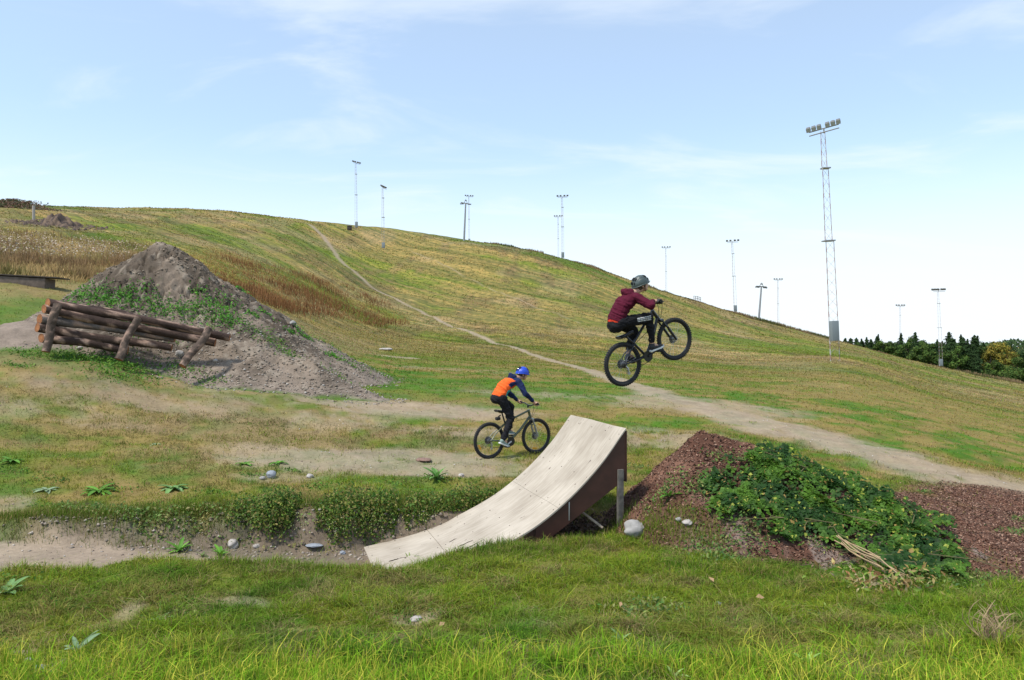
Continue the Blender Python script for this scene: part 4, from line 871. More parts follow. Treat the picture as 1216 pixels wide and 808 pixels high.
# low plank edge at the far left
pr = empty("plank_kerb", (float(at(20,336,29.6).x), 29.6, float(at(20,336,29.6).z))); tag(pr, "weathered dark plank edge of a small platform in the grass at the left edge", "platform")
def par(o, p): o.parent = p; o.matrix_parent_inverse = Matrix.Translation(-p.location); return o
a, b = at(-80, 322, 29.6), at(68, 330, 29.6); q = (b-a).to_track_quat('X', 'Z'); m = MB().box((0,0,0), ((b-a).length, .9, .05), bev=.01); o = m.build("deck_plank", M_DARKWOOD); o.location = (a+b)/2+Vector((0,.4,0)); o.rotation_euler = q.to_euler(); par(o, pr)
m = MB().box((0,0,0), ((b-a).length-.5, .7, .5), bev=.04); o = m.build("packed_soil", simple("soil_side", (.13,.10,.08), .95, noise=.4, scale=6, bump=.7)); o.location = (a+b)/2+Vector((-.25,.35,-.29)); o.rotation_euler = q.to_euler(); par(o, pr)
for u in ():
    m = MB().tube([at(u, 331, 26.9), at(u, 341, 26.9)], .06, 8); o = m.build("peg", M_DARKWOOD); par(o, pr)

# ================================================================== SMALL PLANTS
def rosette(u, v, size, nl, cols, label, name="rosette_plant", up=.5, wid=.26, group=None, hf=None, d=None):
    size = size*.72; dd = np.linspace(3.4, 40, 5000); x_ = (u-608)/K*dd; z_ = CZ-(v-404)/K*dd; i = int(np.argmax(z_ <= HB(x_, dd))); x, y = float(x_[i]), float(dd[i]); V = []; F = []; C = []
    for k in range(nl):
        an = k*2.4 + rng.normal()*.2; L = size*rng.uniform(.65, 1.1); e = up*rng.uniform(.5, 1.3) ; dr = Vector((math.cos(an), math.sin(an), 0)); sd_ = Vector((-dr.y, dr.x, 0)); c = np.array(cols[k % len(cols)])*rng.uniform(.75, 1.25); n0 = len(V)
        for j in range(7):
            t = j/6; p = dr*L*t*math.cos(e*(1-t*.5)) + Vector((0, 0, L*(math.sin(e)*t - .55*t*t*math.cos(e)*.8))); w_ = L*wid*math.sin(math.pi*min(1, t*.86+.10))**.8*(1+.12*math.sin(j*3.1))
            if j == 6: w_ = .001
            V += [p-sd_*w_*.5+Vector((0,0,w_*.18)), p, p+sd_*w_*.5+Vector((0,0,w_*.18))]; C += [c, c*1.35, c]
        for j in range(6):
            q = n0+j*3; F += [(q, q+1, q+4, q+3), (q+1, q+2, q+5, q+4)]
    me = bpy.data.meshes.new(name); me.from_pydata([tuple(p) for p in V], [], F); me.update(); set_col(me, np.clip(np.array(C), 0, 1)); me.polygons.foreach_set("use_smooth", np.ones(len(me.polygons), bool))
    o = link(name, me, None, [M_LEAF]); o.location = (x, y, float(HB(x, y))); return tag(o, label, "plant", group)
GR = [(.075,.19,.02),(.11,.25,.03)]; SG = [(.20,.28,.14),(.26,.34,.20)]
rosette(213, 655, .27, 12, GR, "green rosette plant in the ditch, the left one of two on the bare bank", up=.9)
rosette(262, 660, .24, 10, GR, "green rosette plant in the ditch beside the whitish stone", up=.9)
rosette(240, 661, .14, 9, [(.10,.15,.04)], "small dull green plant between the two rosettes in the ditch", up=.9)
rosette(56, 583, .30, 11, SG, "silvery woolly rosette plant, leftmost of the row above the ditch", wid=.34)
rosette(118, 584, .42, 14, GR, "large bright green rosette plant in the grass above the ditch")
rosette(205, 581, .38, 12, [(.15,.28,.08),(.20,.32,.12)], "broad green rosette plant above the ditch, last of the row", wid=.32)
rosette(14, 548, .35, 12, GR, "pale green rosette plant at the left edge of the photo behind the ditch")
rosette(330, 551, .30, 12, GR, "green leafy plant on the patchy ground left of the grey stones")
rosette(518, 569, .34, 16, [(.12,.25,.06)], "clump of upright green leaves on the bank behind the ramp", up=1.1)
rosette(290, 552, .28, 10, GR, "low green plant in the turf uphill of the blue grey stone")
rosette(184, 528, .22, 9, SG, "small grey green plant alone on the dry plain")
rosette(92, 775, .24, 5, [(.22,.32,.17)], "grey green plant with one tall upright leaf in the lower left foreground", up=1.3, wid=.30)
rosette(75, 803, .22, 5, [(.26,.34,.22)], "pale woolly leaves at the bottom edge of the photo", up=.5, wid=.34)
rosette(8, 706, .26, 7, [(.13,.24,.08)], "broad leaved plant at the left edge of the foreground turf", up=.8, wid=.38)
rosette(957, 792, .16, 9, [(.18,.32,.06),(.22,.36,.09)], "bright green leafy seedling at the bottom right of the foreground", up=1.0)
rosette(800, 806, .14, 7, [(.24,.36,.12)], "pale green seedling at the bottom edge left of the bright one", up=1.1)
rosette(487, 671, .20, 7, [(.16,.22,.06)], "thin weed standing against the foot of the ramp", up=1.25, wid=.16)
rosette(795, 590, .22, 10, GR, "green plant on the left flank of the bark mound", up=.8)
rosette(738, 762, .15, 8, [(.16,.24,.08)], "small grey green weed in the middle of the foreground turf", up=1.0)
rosette(190, 738, .17, 9, SG, "faint silvery plant in the foreground turf left of the bare spot", up=.6)
# dead tangle, dry stalks, wilted leaves, fallen leaves
def polytube(name, paths, r, mat, label, cat, **kw):
    m = MB()
    for p in paths: m.tube(p, [r]*(len(p)-1)+[r*.3], 5)
    o = m.build(name, mat); return tag(o, label, cat)
M_STRAW = simple("straw", (.38, .27, .15), .8)
x0, y0, z0 = hit(1176, 766, 4); paths = []
for k in range(46):
    a = rng.uniform(0, 6.28); e = rng.uniform(.5, 1.5); L = rng.uniform(.16, .34); p = Vector((x0, y0, z0)); pts = [tuple(p)]; dr = Vector((math.cos(a)*math.cos(e), math.sin(a)*math.cos(e), math.sin(e)))
    for j in range(7): dr = (dr + Vector(rng.normal(0, .14, 3)) + Vector((-math.cos(a)*.34, -math.sin(a)*.34, .06))*(j > 1)).normalized(); p = p + dr*L/6; pts.append(tuple(p))
    paths.append(pts)
polytube("dead_weed", paths, .0026, M_STRAW, "dried pale tangled weed standing in the grass at the lower right", "dead weed")
paths = []
for k in range(7):
    a = bsurf(985+k*2, 655+k); b = bsurf(1085-k*3, 688+k*2); pts = []
    for t in np.linspace(0, 1, 9): x, y = lerp(a[0], b[0], t), lerp(a[1], b[1], t)-.12; pts.append((x, y, float(HB(x, y))+.20+.05*math.sin(t*3+k)-.16*t+.01*k))
    paths.append(pts)
polytube("dry_stalk", paths, .006, M_STRAW, "long dry stalks lying across the lower edge of the creeper", "dry stalks")
P = []
x, y = bsurf(1040, 702); P = np.column_stack([x+rng.normal(0, .22, 420), y-.08+rng.normal(0, .14, 420), rng.random(420)*.20]); P[:, 2] += HB(P[:, 0], P[:, 1])
leafmass("wilted_leaves", P, .065, [(.30,.20,.07),(.38,.30,.11),(.24,.12,.05),(.16,.24,.04),(.42,.34,.18)], "wilted yellow and brown leaves below the creeper", "wilted leaves", .35)
for (u, v, s, lb) in [(903,719,.10,"curled tan fallen leaf in the foreground grass below the creeper"),(845,697,.08,"narrow pale fallen leaf in the grass left of the curled tan leaf"),(525,752,.07,"small fallen leaf on the turf right of the half buried stone"),(737,728,.06,"pale fallen leaf in the middle of the foreground turf")]:
    x, y, z = hit(u, v, 4); o = leaves("fallen_leaf", np.array([(x, y, z+.07)]), np.array([(.2, -.5, .9)]), s*.9, np.array([(.46, .29, .16)]), .6); tag(o, lb, "leaf")

# ================================================================== MASTS
M_RW, nt_, b_ = new_mat("red_white_steel"); tcn = nt_.nodes.new("ShaderNodeTexCoord"); sp_ = nt_.nodes.new("ShaderNodeSeparateXYZ"); nt_.links.new(tcn.outputs["Object"], sp_.inputs[0])
mm = nt_.nodes.new("ShaderNodeMath"); mm.operation = 'PINGPONG'; mm.inputs[1].default_value = .45; nt_.links.new(sp_.outputs[2], mm.inputs[0]); gt = nt_.nodes.new("ShaderNodeMath"); gt.operation = 'GREATER_THAN'; gt.inputs[1].default_value = .24; nt_.links.new(mm.outputs[0], gt.inputs[0])
mxr = nt_.nodes.new("ShaderNodeMix"); mxr.data_type = 'RGBA'; mxr.inputs[6].default_value = (.48, .47, .46, 1); mxr.inputs[7].default_value = (.33, .20, .18, 1); nt_.links.new(gt.outputs[0], mxr.inputs[0]); nt_.links.new(mxr.outputs[2], b_.inputs["Base Color"]); b_.inputs["Roughness"].default_value = .6
M_GALV = simple("grey_steel", (.30, .31, .32), .5, metal=.3); M_LAMP = simple("lamp_housing", (.16, .16, .155), .5, metal=.2); M_BOX = simple("cabinet_grey", (.20, .235, .25), .5, noise=.1)
M_GLASS = simple("lamp_glass", (.42, .44, .46), .35)
def mast(loc, hgt, label, group="floodlight masts on the ski slope", legs=M_RW, lean=0.0, yaw=0.0, nl=6, bw=.95, near=False, lampyaw=0, dark=False):
    o = empty("floodlight_mast", loc, (0, lean, yaw)); tag(o, label, "floodlight mast", group)
    cuts = [(0, .52, bw*.5, bw*.42), (.52, .83, bw*.38, bw*.30), (.83, .985, bw*.28, bw*.22)]
    for (a, b, w0, w1) in cuts:
        m = MB(); c3 = [(math.cos(t), math.sin(t)) for t in (R(90), R(210), R(330))]; z0, z1 = a*hgt, b*hgt; ns = max(2, int((z1-z0)/(.75 if near else 1.6)))
        rl, rb = (.030, .009) if near else (.030, .005); sh_ = -(bw*.5-w0)*.8
        for cx, cy in c3: m.tube([(cx*w0+sh_, cy*w0, z0), (cx*w1+sh_, cy*w1, z1)], rl, 6)
        for k in range(ns):
            za, zb = lerp(z0, z1, k/ns), lerp(z0, z1, (k+1)/ns); wa, wb = lerp(w0, w1, k/ns), lerp(w0, w1, (k+1)/ns)
            for q in range(3):
                p, r_ = c3[q], c3[(q+1) % 3]; p, r_ = (p, r_) if k % 2 else (r_, p); m.tube([(p[0]*wa+sh_, p[1]*wa, za), (r_[0]*wb+sh_, r_[1]*wb, zb)], rb, 4, cap=False)
        m.build("lattice_section", legs, o)
    for zf, w_ in ((.52, bw*.62), (.83, bw*.48)): MB().box((0, 0, zf*hgt), (w_*1.5, w_*1.2, .10), bev=.01).build("collar", M_GALV, o)
    MB().box((-.12 if near else 0.1, -.45 if near else 0, hgt*.135 if near else hgt*.075), ((.62, .5, hgt*.085) if near else (.8, .6, hgt*.085)), bev=.03).build("control_cabinet", M_BOX, o)
    W = 2.35 if near else 3.0
    ly = Matrix.Rotation(R(-9) if near else 0, 3, 'Y') @ Matrix.Rotation(lampyaw, 3, 'Z'); hv = Vector((0, 0, hgt))
    bm_ = MB().tube([hv + ly @ Vector((-W/2, -.35, -.35)), hv + ly @ Vector((W/2, -.35, -.35))], .05, 6).tube([hv + ly @ Vector((-W/2, 0, 0)), hv + ly @ Vector((W/2, 0, 0))], .05, 6).tube([(0, 0, hgt*.98), (0, 0, hgt)], .06, 6); bm_.build("lamp_bar", M_GALV, o)
    for k in range(nl):
        x = lerp(-W/2+.12, W/2-.12, k/(nl-1)); x += .12 if k >= nl/2 else -.12
        if nl == 4: x *= 1.0
        rot = ly @ Matrix.Rotation(R(28), 3, 'X'); L = MB().box(hv + ly @ Vector((x, -.12, .22)), ((.34, .40, .36) if near else (.55, .45, .42)), rot, bev=.07).build("lamp", M_LAMP, o)
        MB().box(hv + ly @ Vector((x, -.12, .22)) + rot @ Vector((0, -.215, 0)), (.34, .012, .34), rot).build("lens", M_GLASS, L)
    return o
gz = lambda u, d: float(H((u-608)/K*d, d))
x, y = (990-608)/K*62, 62.0
mast((x, y, gz(990, 62)-.1), 19.6, "tall red and white lattice floodlight mast on the lower slope, the nearest and biggest one", lean=R(-2.6), near=True, yaw=R(8), lampyaw=R(-38))
FM = [(423,268,240,192,"lattice floodlight mast on the hilltop beside the small dark box",4,.0,R(55)),(455,302,214,221,"slender floodlight mast on the slope just below the hilltop",5,.0,R(75)),
      (668,309,222,232,"floodlight mast on the crest at the middle of the hill",4,-.0,R(-10)),(873,372,205,285,"floodlight mast on the crest right of the jumping rider",4,-.035,R(-15)),
      (1117,437,188,343,"red topped floodlight mast standing before the trees",5,-.03,R(0))]
for (u, v, d, vt, lb, nl, ln, ly) in FM:
    z = gz(u, d); hh = (CZ - (vt-404)/K*d) - z - .3
    mast(((u-608)/K*d, d, z-.1), hh, lb, lean=ln, nl=nl, bw=.95, lampyaw=ly)
for (u, d, vt, lb, ly) in [(557,295,232,"floodlight mast hidden behind the crest above the ski lift pylon",R(20)),(663,295,256,"floodlight mast behind the crest just left of the middle mast",R(-10)),(791,295,293,"floodlight mast behind the crest above the rider's front wheel",R(-10)),
                       (924,290,331,"floodlight mast behind the crest right of the leaning lift pylon",R(0)),(1069,285,362,"floodlight mast rising behind the dark conifers",R(0))]:
    z = gz(u, d); hh = (CZ - (vt-404)/K*d) - z - .3; mast(((u-608)/K*d, d, z-.1), hh, lb, nl=4, bw=.7, lampyaw=ly)
def pylon(u, d, vt, lean, label, sc=1.0, ya=0.0):
    z = gz(u, d); hh = CZ-(vt-404)/K*d - z; o = empty("lift_pylon", ((u-608)/K*d, d, z-.1), (0, lean, 0)); tag(o, label, "ski lift pylon", "ski lift pylons on the crest")
    MB().tube([(0,0,0),(0,0,hh*.93)], [.34*sc, .24*sc], 12).build("post", M_GALV, o)
    MB().box((0,0,hh*.93), (3.3*sc, .35, .28), Euler((0, ya, 0)), bev=.04).build("crossarm", M_LAMP, o)
    for sx in (-1, 1):
        m = MB()
        for k in range(3): m.tube([(sx*1.25*sc+(k-1)*.4, -.12, hh*.93-.24), (sx*1.25*sc+(k-1)*.4, .12, hh*.93-.24)], .19, 10)
        m.box((sx*1.25*sc, 0, hh*.93-.1), (1.2, .12, .12)); m.build("wheel_assembly", M_LAMP, o)
    MB().tube([(-.5,0,hh*.94),(0,0,hh*1.04),(.5,0,hh*.94)], .09, 6).box((0,0,hh), (.6,.3,.3), bev=.03).build("top_frame", M_LAMP, o)
    return o
pylon(551, 243, 238, R(2.5), "dark T shaped ski lift pylon on the crest beneath a distant floodlight", 1.0, R(8))
pylon(901, 203, 337, R(4.5), "grey ski lift pylon leaning right on the lower crest", .85)
x, y = (415-608)/K*236, 236; MB().box((0,0,.6), (1.3,1.2,1.4), bev=.1).build("utility_box", M_DARKWOOD).location = (x, y, gz(415, 236)); tag(bpy.data.objects["utility_box"], "small dark hut on the skyline left of the hilltop mast", "hut")
bo = bpy.data.objects["utility_box"]; MB().box((0,0,1.36), (1.5,1.4,.12), bev=.03).build("roof", M_GALV, bo)
def fence(u0, u1, label, hgt=1.5):
    o = None; pts = []
    for u in np.linspace(u0, u1, 5): d, v = crest(u); pts.append(((u-608)/K*d, d-1, float(H((u-608)/K*d, d-1))))
    o = empty("crest_fence", pts[0]); tag(o, label, "fence"); 
    for p in pts: q = MB().tube([p, (p[0], p[1], p[2]+hgt)], .07, 6).build("post", M_DARKWOOD); par(q, o)
    for k in (.55, .95): q = MB().tube([(p[0], p[1], p[2]+hgt*k) for p in pts], .045, 5).build("rail", M_DARKWOOD); par(q, o)
fence(823, 831, "short dark fence on the crest above the front wheel of the airborne bicycle")
x0, y0, z0 = hit(115, 275, 30)
m = MB().tube([(x0, y0, z0), (x0, y0, z0+.9)], .035, 6); m.build("marker_post", simple("rusty", (.16,.06,.035), .8)); tag(bpy.data.objects["marker_post"], "thin rusty marker post standing in the weeds above the mound", "post")
x0, y0 = hit(40, 262, 30)[:2]; m = MB().tube([(x0, y0, float(H(x0, y0))), (x0, y0, float(H(x0, y0))+1.2*y0/60)], .11*y0/60, 8); m.build("concrete_post", M_ROCKW); tag(bpy.data.objects["concrete_post"], "stubby pale post at the left end of the rubble heap", "post")

# ================================================================== TREES
M_TRUNK = simple("trunk", (.10, .075, .055), .9, noise=.3, scale=3, bump=.4)
def conifer(x, y, z, hgt, wid, label, dens=1.0, col=(.022, .046, .012)):
    o = empty("conifer", (x, y, z)); tag(o, label, "conifer", "trees beyond the slope"); n = int(3200*dens)
    MB().tube([(0,0,-.3),(0,0,hgt*.5),(0,0,hgt*.97)], [.22,.14,.03], 7).build("trunk", M_TRUNK, o)
    t = rng.random(n)**1.35*.95 + .04; wh = np.abs(((t*hgt/.9) % 1)-.5)*2; an = rng.uniform(0, 6.28, n)
    lo = rng.uniform(0, 6.28, 2); br = .45+.45*np.sin(an*3+np.floor(t*hgt/.9)*2.1+lo[0])*.6+.25*rng.random(n)+.30*np.sin(an+lo[1]+t*5); rr = wid/2*(1-t)**rng.uniform(.6, .95)*(.35+.65*wh)*br*1.35; rr *= rng.random(n)**.4*rng.choice([.7, 1, 1.15], n)
    P = np.column_stack([np.cos(an)*rr, np.sin(an)*rr, t*hgt - rr*.28]); N = rvec(n)*.7+np.column_stack([np.cos(an), np.sin(an), np.full(n, .9)])
    c = np.array(col)*rng.uniform(.55, 1.7, n)[:, None]; leaves("crown", P, N, rng.uniform(.3, .62, n), c, .5, M_NEEDLE, o); return o
def broadleaf(x, y, z, hgt, wid, label, cols, dens=1.0, name="broadleaf_tree", cat="tree"):
    o = empty(name, (x, y, z)); tag(o, label, cat, "trees beyond the slope"); m = MB().tube([(0,0,-.3),(.1,0,hgt*.35),(0,.1,hgt*.8)], [.26,.18,.04], 7)
    nb = 9; cs = []
    for k in range(nb):
        a = k*2.4; t = .25+.72*(k/nb)+rng.normal()*.03; r_ = wid*.33*math.sin(math.pi*min(.95, t*.85+.1)); c = Vector((math.cos(a)*r_, math.sin(a)*r_, hgt*t)); cs.append((c+Vector(rng.normal(0, .5, 3)), wid*rng.uniform(.16, .32)*(1.1-.45*t)))
        m.tube([(0,0,hgt*t*.55), tuple(c*.6+Vector((0,0,hgt*t*.25))), tuple(c)], [.09,.06,.02], 5)
    m.build("trunk", M_TRUNK, o); P = []; N = []; C = []
    for c, r_ in cs:
        k = int(420*dens); d_ = rvec(k); d_[:, 2] *= .8; rad = r_*rng.random(k)**.33*(1+.25*rng.normal(size=k)*.5); P.append(np.array(c)+d_*rad[:, None]); N.append(d_+rvec(k)*.6+[0,0,.4]); C.append(np.array(cols)[rng.integers(0, len(cols), k)]*rng.uniform(.6, 1.4)*rng.uniform(.6, 1.4, k)[:, None])
    P, N, C = map(np.concatenate, (P, N, C)); leaves("crown", P + rng.normal(0, .22, P.shape), N, rng.uniform(.25, .6, len(P)), C, .75, M_NEEDLE, o); return o
GRN = [(.04,.085,.015),(.06,.11,.02),(.09,.13,.025)]; YEL = [(.22,.18,.03),(.17,.16,.025),(.12,.13,.02),(.28,.20,.03)]
TR = [  # u, top v, width px, kind, distance
 (1004,402,8,'c',260),(1010,403,9,'c',245),(1017,402,9,'c',258),(1023,404,9,'c',240),(1029,401,8,'c',262),(1034,404,9,'c',245),(1041,402,9,'c',250),(1043,398,7,'c',262),(1048,407,11,'b',235),(1057,407,11,'b',240),
 (1064,409,10,'b',232),(1070,396,14,'c',235),(1078,405,12,'c',250),(1087,396,12,'c',232),(1094,409,11,'b',228),(1100,406,13,'b',240),(1106,408,12,'b',250),(1113,405,12,'c',240),(1090,414,14,'b',215),(1104,416,14,'b',212),
 (1119,406,9,'c',262),(1127,399,15,'c',232),(1134,407,12,'c',245),(1141,398,14,'c',228),(1149,403,12,'c',238),(1155,404,12,'c',225),(1161,399,14,'c',222),(1168,408,12,'c',240),(1137,412,16,'b',205),(1124,420,14,'b',202),
 (1146,413,17,'c',206),(1159,414,16,'c',204),(1185,403,30,'y',212),(1176,415,16,'y',208),(1196,414,18,'y',206),(1201,410,10,'c',235),(1180,432,20,'b',196),(1208,424,20,'b',198),(1197,436,16,'b',192),(1214,420,15,'c',215),(1226,416,18,'b',210),(1240,412,20,'c',220),(1255,415,22,'b',215),(1275,410,20,'c',225)]
for k_ in range(26):
    u_ = 1012 + k_*10.2 + rng.uniform(-3, 3); vb = 409 + max(0, (u_-1060))*.035 + rng.uniform(-1.5, 3.5); TR.append((u_, vb, rng.uniform(11, 17), 'b' if k_ % 3 else 'c', 246 + rng.uniform(0, 18)))
TR += [(1131,404,22,'c',219),(1144,402,24,'c',216),(1157,403,22,'c',214),(1138,408,20,'b',224),(1166,411,20,'b',218),(1079,404,18,'b',246),(1110,405,18,'b',248),(1095,404,16,'b',252)]
TR.sort(key=lambda q: q[0])
KN = {'c': ("slim dark conifer", "broad dark conifer"), 'b': ("small green leafy tree", "full green leafy tree"), 'y': ("autumn yellow tree",)*2}
ZN = [1006,1020,1032,1047,1060,1075,1090,1104,1120,1134,1150,1166,1182,1200,1216,1300]
LM = ["at the thin end of the treeline nearest the big mast", "just beyond the thin end of the treeline", "in the low stretch of the treeline", "where the treeline begins to rise", "beside the pale mast foot in the treeline", "around the first dark spire", "around the second dark spire", "in the dip before the red topped mast", "directly behind the red topped mast", "under the first of the broad spires", "among the broad dark spires", "at the last broad spire", "beside the big yellow birch", "around the big yellow birch", "right of the big yellow birch", "beyond the right end of the view"]
where0 = lambda u: ("in the distant row where the treeline begins" if u < 1047 else "between the treeline's start and the tallest spire" if u < 1082 else "just left of the mast before the trees" if u < 1115 else "right of the mast before the trees" if u < 1150 else "beside the autumn yellow trees" if u < 1200 else "at the right edge of the photo")
where = lambda u: LM[min(len(LM)-1, int(np.searchsorted(ZN, u)))]
cnt = {}
OR = ["first", "second", "third", "fourth", "fifth", "sixth", "seventh", "eighth", "ninth", "tenth"]
for (u, vt, w_, k, d) in TR:
    x = (u-608)/K*d; z = float(H(x, d))-.2; top = CZ-(vt-404)/K*d; hh = top-z; wm = w_/K*d
    base = KN[k][1 if w_ >= 14 else 0]; key = base+where(u); cnt[key] = cnt.get(key, -1)+1
    lb = f"{base}, {OR[cnt[key]]} {where(u)}"
    if k == 'y' and w_ == 30: lb = "tall autumn yellow birch, the biggest yellow crown in the treeline"
    if k == 'c': conifer(x, d, z, hh*rng.uniform(1.0, 1.12), wm*rng.uniform(1.9, 3.0), lb, 1.0 if w_ < 12 else 1.5)
    elif k == 'b': broadleaf(x, d, z, hh, wm*1.3, lb, GRN)
    else: broadleaf(x, d, z, hh, wm*1.3, lb, YEL, 1.3 if w_ == 30 else .8)
# far woodland closing the plain behind the trees
n = 26000; u = rng.uniform(985, 1500, n); d = rng.uniform(290, 380, n); top = 407+5*fbm(u*.08, d*.02, 120, 4)-6*sstep(1150, 1215, u); x = (u-608)/K*d; g0 = H(x, d); zt = CZ-(top-404)/K*d; P = np.column_stack([x, d, g0+(zt-g0)*rng.random(n)**.6])
leafmass("far_woods", P, 1.3, [(.03,.06,.02),(.045,.085,.028),(.06,.09,.03)], "distant dark woodland behind the nearer trees", "woodland", .7, mat=M_NEEDLE)

# ================================================================== BICYCLES
M_TYRE = simple("tyre_rubber", (.018, .018, .019), .8, noise=.2, scale=60, bump=.3); M_RIM = simple("rim_black", (.035, .035, .037), .35, metal=.5)
M_SPOKE = simple("spoke", (.45, .45, .46), .35, metal=.8); M_BLACK = simple("black_paint", (.02, .02, .023), .35, coat=.3); M_ALU = simple("aluminium", (.45, .46, .47), .35, metal=.85)
M_OLIVE = simple("olive_paint", (.085, .10, .05), .35, coat=.4); M_GRIP = simple("grip", (.015, .015, .016), .8); M_REFL = simple("amber_reflector", (.75, .36, .03), .25)
M_SILVER = simple("silver_fork", (.33, .34, .34), .35, metal=.5)
def bicycle(M, Rw, wb, frame_mat, label, seat, stem, crank_ang, sadtilt=0.0, refl=False, sc=1.0, fork_mat=M_BLACK):
    """M places the rear hub; x forward, y left, z up"""
    base = M @ Matrix.Translation((wb/2, 0, -Rw)); o = empty("bicycle"); o.matrix_world = base; tag(o, label, "bicycle")
    off = Vector((-wb/2, 0, Rw))
    def T(p): return Vector(p)+off
    bb = Vector((.425*sc, 0, -.045*sc)); st = Vector(stem); htb = st + (Vector((wb, 0, 0))-st)*.40 + Vector((-.02, 0, .01)); htt = st + (Vector((wb, 0, 0))-st)*.12+Vector((-.015, 0, 0)); sd_ = Vector(seat); stt = bb + (sd_-bb)*.62
    for nm, hub in (("rear", (0, 0, 0)), ("front", (wb, 0, 0))):
        h = T(hub); w_ = empty("wheel"); w_.parent = o; w_.location = h
        def ring(rad, n=56): return [(rad*math.cos(6.2832*k/n), 0, rad*math.sin(6.2832*k/n)) for k in range(n)]
        tm = MB().tube(ring(Rw-.024), .025, 10, close=True)
        for k in range(56):
            a = 6.2832*(k+.5)/56
            for yy in (-.012, .012): tm.box((math.cos(a)*(Rw-.001), yy, math.sin(a)*(Rw-.001)), (.008, .014, .016), Matrix.Rotation(-a, 3, 'Y'))
        tm.build("tyre", M_TYRE, w_)
        MB().tube(ring(Rw-.052), .012, 8, close=True).build("rim", M_RIM, w_)
        s = MB()
        for k in range(28):
            a = 6.2832*k/28; b2 = a+(.35 if k % 2 else -.35); sy = .026 if (k//2) % 2 else -.026
            s.tube([(.018*math.cos(b2), sy, .018*math.sin(b2)), ((Rw-.058)*math.cos(a), 0, (Rw-.058)*math.sin(a))], .0012, 4, cap=False)
        s.build("spokes", M_SPOKE, w_)
        MB().tube([(0, -.05, 0), (0, .05, 0)], .016, 12).tube([(0, -.03, 0), (0, -.024, 0)], .028, 12).tube([(0, .024, 0), (0, .03, 0)], .028, 12).build("hub", M_ALU, w_)
        m = MB().tube([(0, .040, 0), (0, .042, 0)], (.068*sc, .068*sc), 24)
        if nm == "rear": m.tube([(0, -.052, 0), (0, -.034, 0)], [.03, .052], 18)
        m.build("disc_and_sprockets", simple("disc", (.10, .10, .10), .4, metal=.7) if nm == "front" else simple("sprocket", (.14,.14,.14), .4, metal=.7), w_)
        if refl:
            for a in ((1.2, 4.55) if nm == "front" else (3.6,)):
                MB().box((math.cos(a)*(Rw-.10), 0, math.sin(a)*(Rw-.10)), (.035, .018, .095), Matrix.Rotation(-a, 3, 'Y'), bev=.006).build("reflector", M_REFL, w_)
    f = MB(); t = .019
    f.tube([T(htt), T(htb)], .026, 12).tube([T(htb+Vector((-.01,0,.03))), T(bb.lerp(htb, .5)+Vector((0,0,-.012))), T(bb)], [t*1.2, t*1.25, t*1.15], 10).tube([T(htt+Vector((-.01,0,-.02))), T(stt)], t, 10).tube([T(bb), T(stt)], t*.95, 10)
    for sy in (-1, 1):
        f.tube([T(bb+Vector((-.03,.03*sy,0))), T((.12, .05*sy, -.012)), T((0, .062*sy, 0))], [.013,.011,.010], 8).tube([T(stt+Vector((0,.012*sy,-.02))), T((.09, .055*sy, .10)), T((0, .062*sy, 0))], [.010,.009,.009], 8)
        f.box(T((0,.062*sy,0)), (.04,.008,.05), bev=.003)
    f.tube([T(bb+Vector((0,-.036,0))), T(bb+Vector((0,.036,0)))], .022, 12)
    f.build("frame", frame_mat, o)
    k = MB(); cr = T(htb+Vector((.012,0,-.025))); k.tube([T(htt), cr], .016, 10); k.box(cr, (.055, .135, .04), bev=.012)
    for sy in (-1, 1):
        low = T((wb, .058*sy, 0)); top = cr+Vector((0, .056*sy, 0)); mid = top.lerp(low, .45); k.tube([top, mid], .014, 8).tube([mid, low+Vector((-.012,0,.0))], [.021,.018], 10)
    k.tube([cr.lerp(T((wb,0,0)), .38)+Vector((0,-.075,0)), cr.lerp(T((wb,0,0)), .38)+Vector((.03,0,.03)), cr.lerp(T((wb,0,0)), .38)+Vector((0,.075,0))], .012, 8)
    k.build("fork", fork_mat, o)
    hb = MB(); bw = .305*sc; clamp = st+Vector((.045, 0, .012)); hb.tube([T(st+Vector((0,0,-.03))), T(st+Vector((0,0,.02)))], .019, 10).tube([T(st), T(clamp)], .015, 10)
    pts = [clamp+Vector((-.045,-bw,.045)), clamp+Vector((-.015,-.16,.04)), clamp+Vector((0,-.05,0)), clamp+Vector((0,.05,0)), clamp+Vector((-.015,.16,.04)), clamp+Vector((-.045,bw,.045))]
    hb.tube([T(p) for p in pts], .0125, 10)
    for sy in (-1, 1): hb.tube([T(clamp+Vector((-.02,sy*(bw-.15),.042))), T(clamp+Vector((.035,sy*(bw-.13),.03))), T(clamp+Vector((.03,sy*(bw-.05),.02)))], .006, 6)
    H_ = hb.build("handlebar", M_BLACK, o)
    for sy in (-1, 1): MB().tube([T(clamp+Vector((-.045,sy*(bw+.002),.045))), T(clamp+Vector((-.035,sy*(bw-.11),.044)))], .0165, 10).build("grip", M_GRIP, H_)
    cb_ = MB()
    cb_.tube([T(clamp+Vector((.02,.1,.03))), T(clamp+Vector((.12,.05,.02))), T(clamp+Vector((.10,.02,-.10))), T(htb+Vector((.03,.02,0)))], .0035, 6).tube([T(clamp+Vector((.02,-.1,.03))), T(clamp+Vector((.11,-.09,-.03))), T(htb+Vector((.01,-.05,.02))), T(stt+Vector((0,-.02,-.02)))], .0035, 6)
    cb_.build("cable", M_GRIP, o)
    MB().tube([T(stt), T(sd_+Vector((0,0,-.03)))], .0145, 10).build("seat_post", M_BLACK, o)
    s = MB(); L = [(-.13,.070,.018),(-.09,.072,.012),(-.03,.05,0),(.04,.028,-.002),(.10,.019,-.006),(.135,.012,-.014)]; V = []; F = []; n = 12
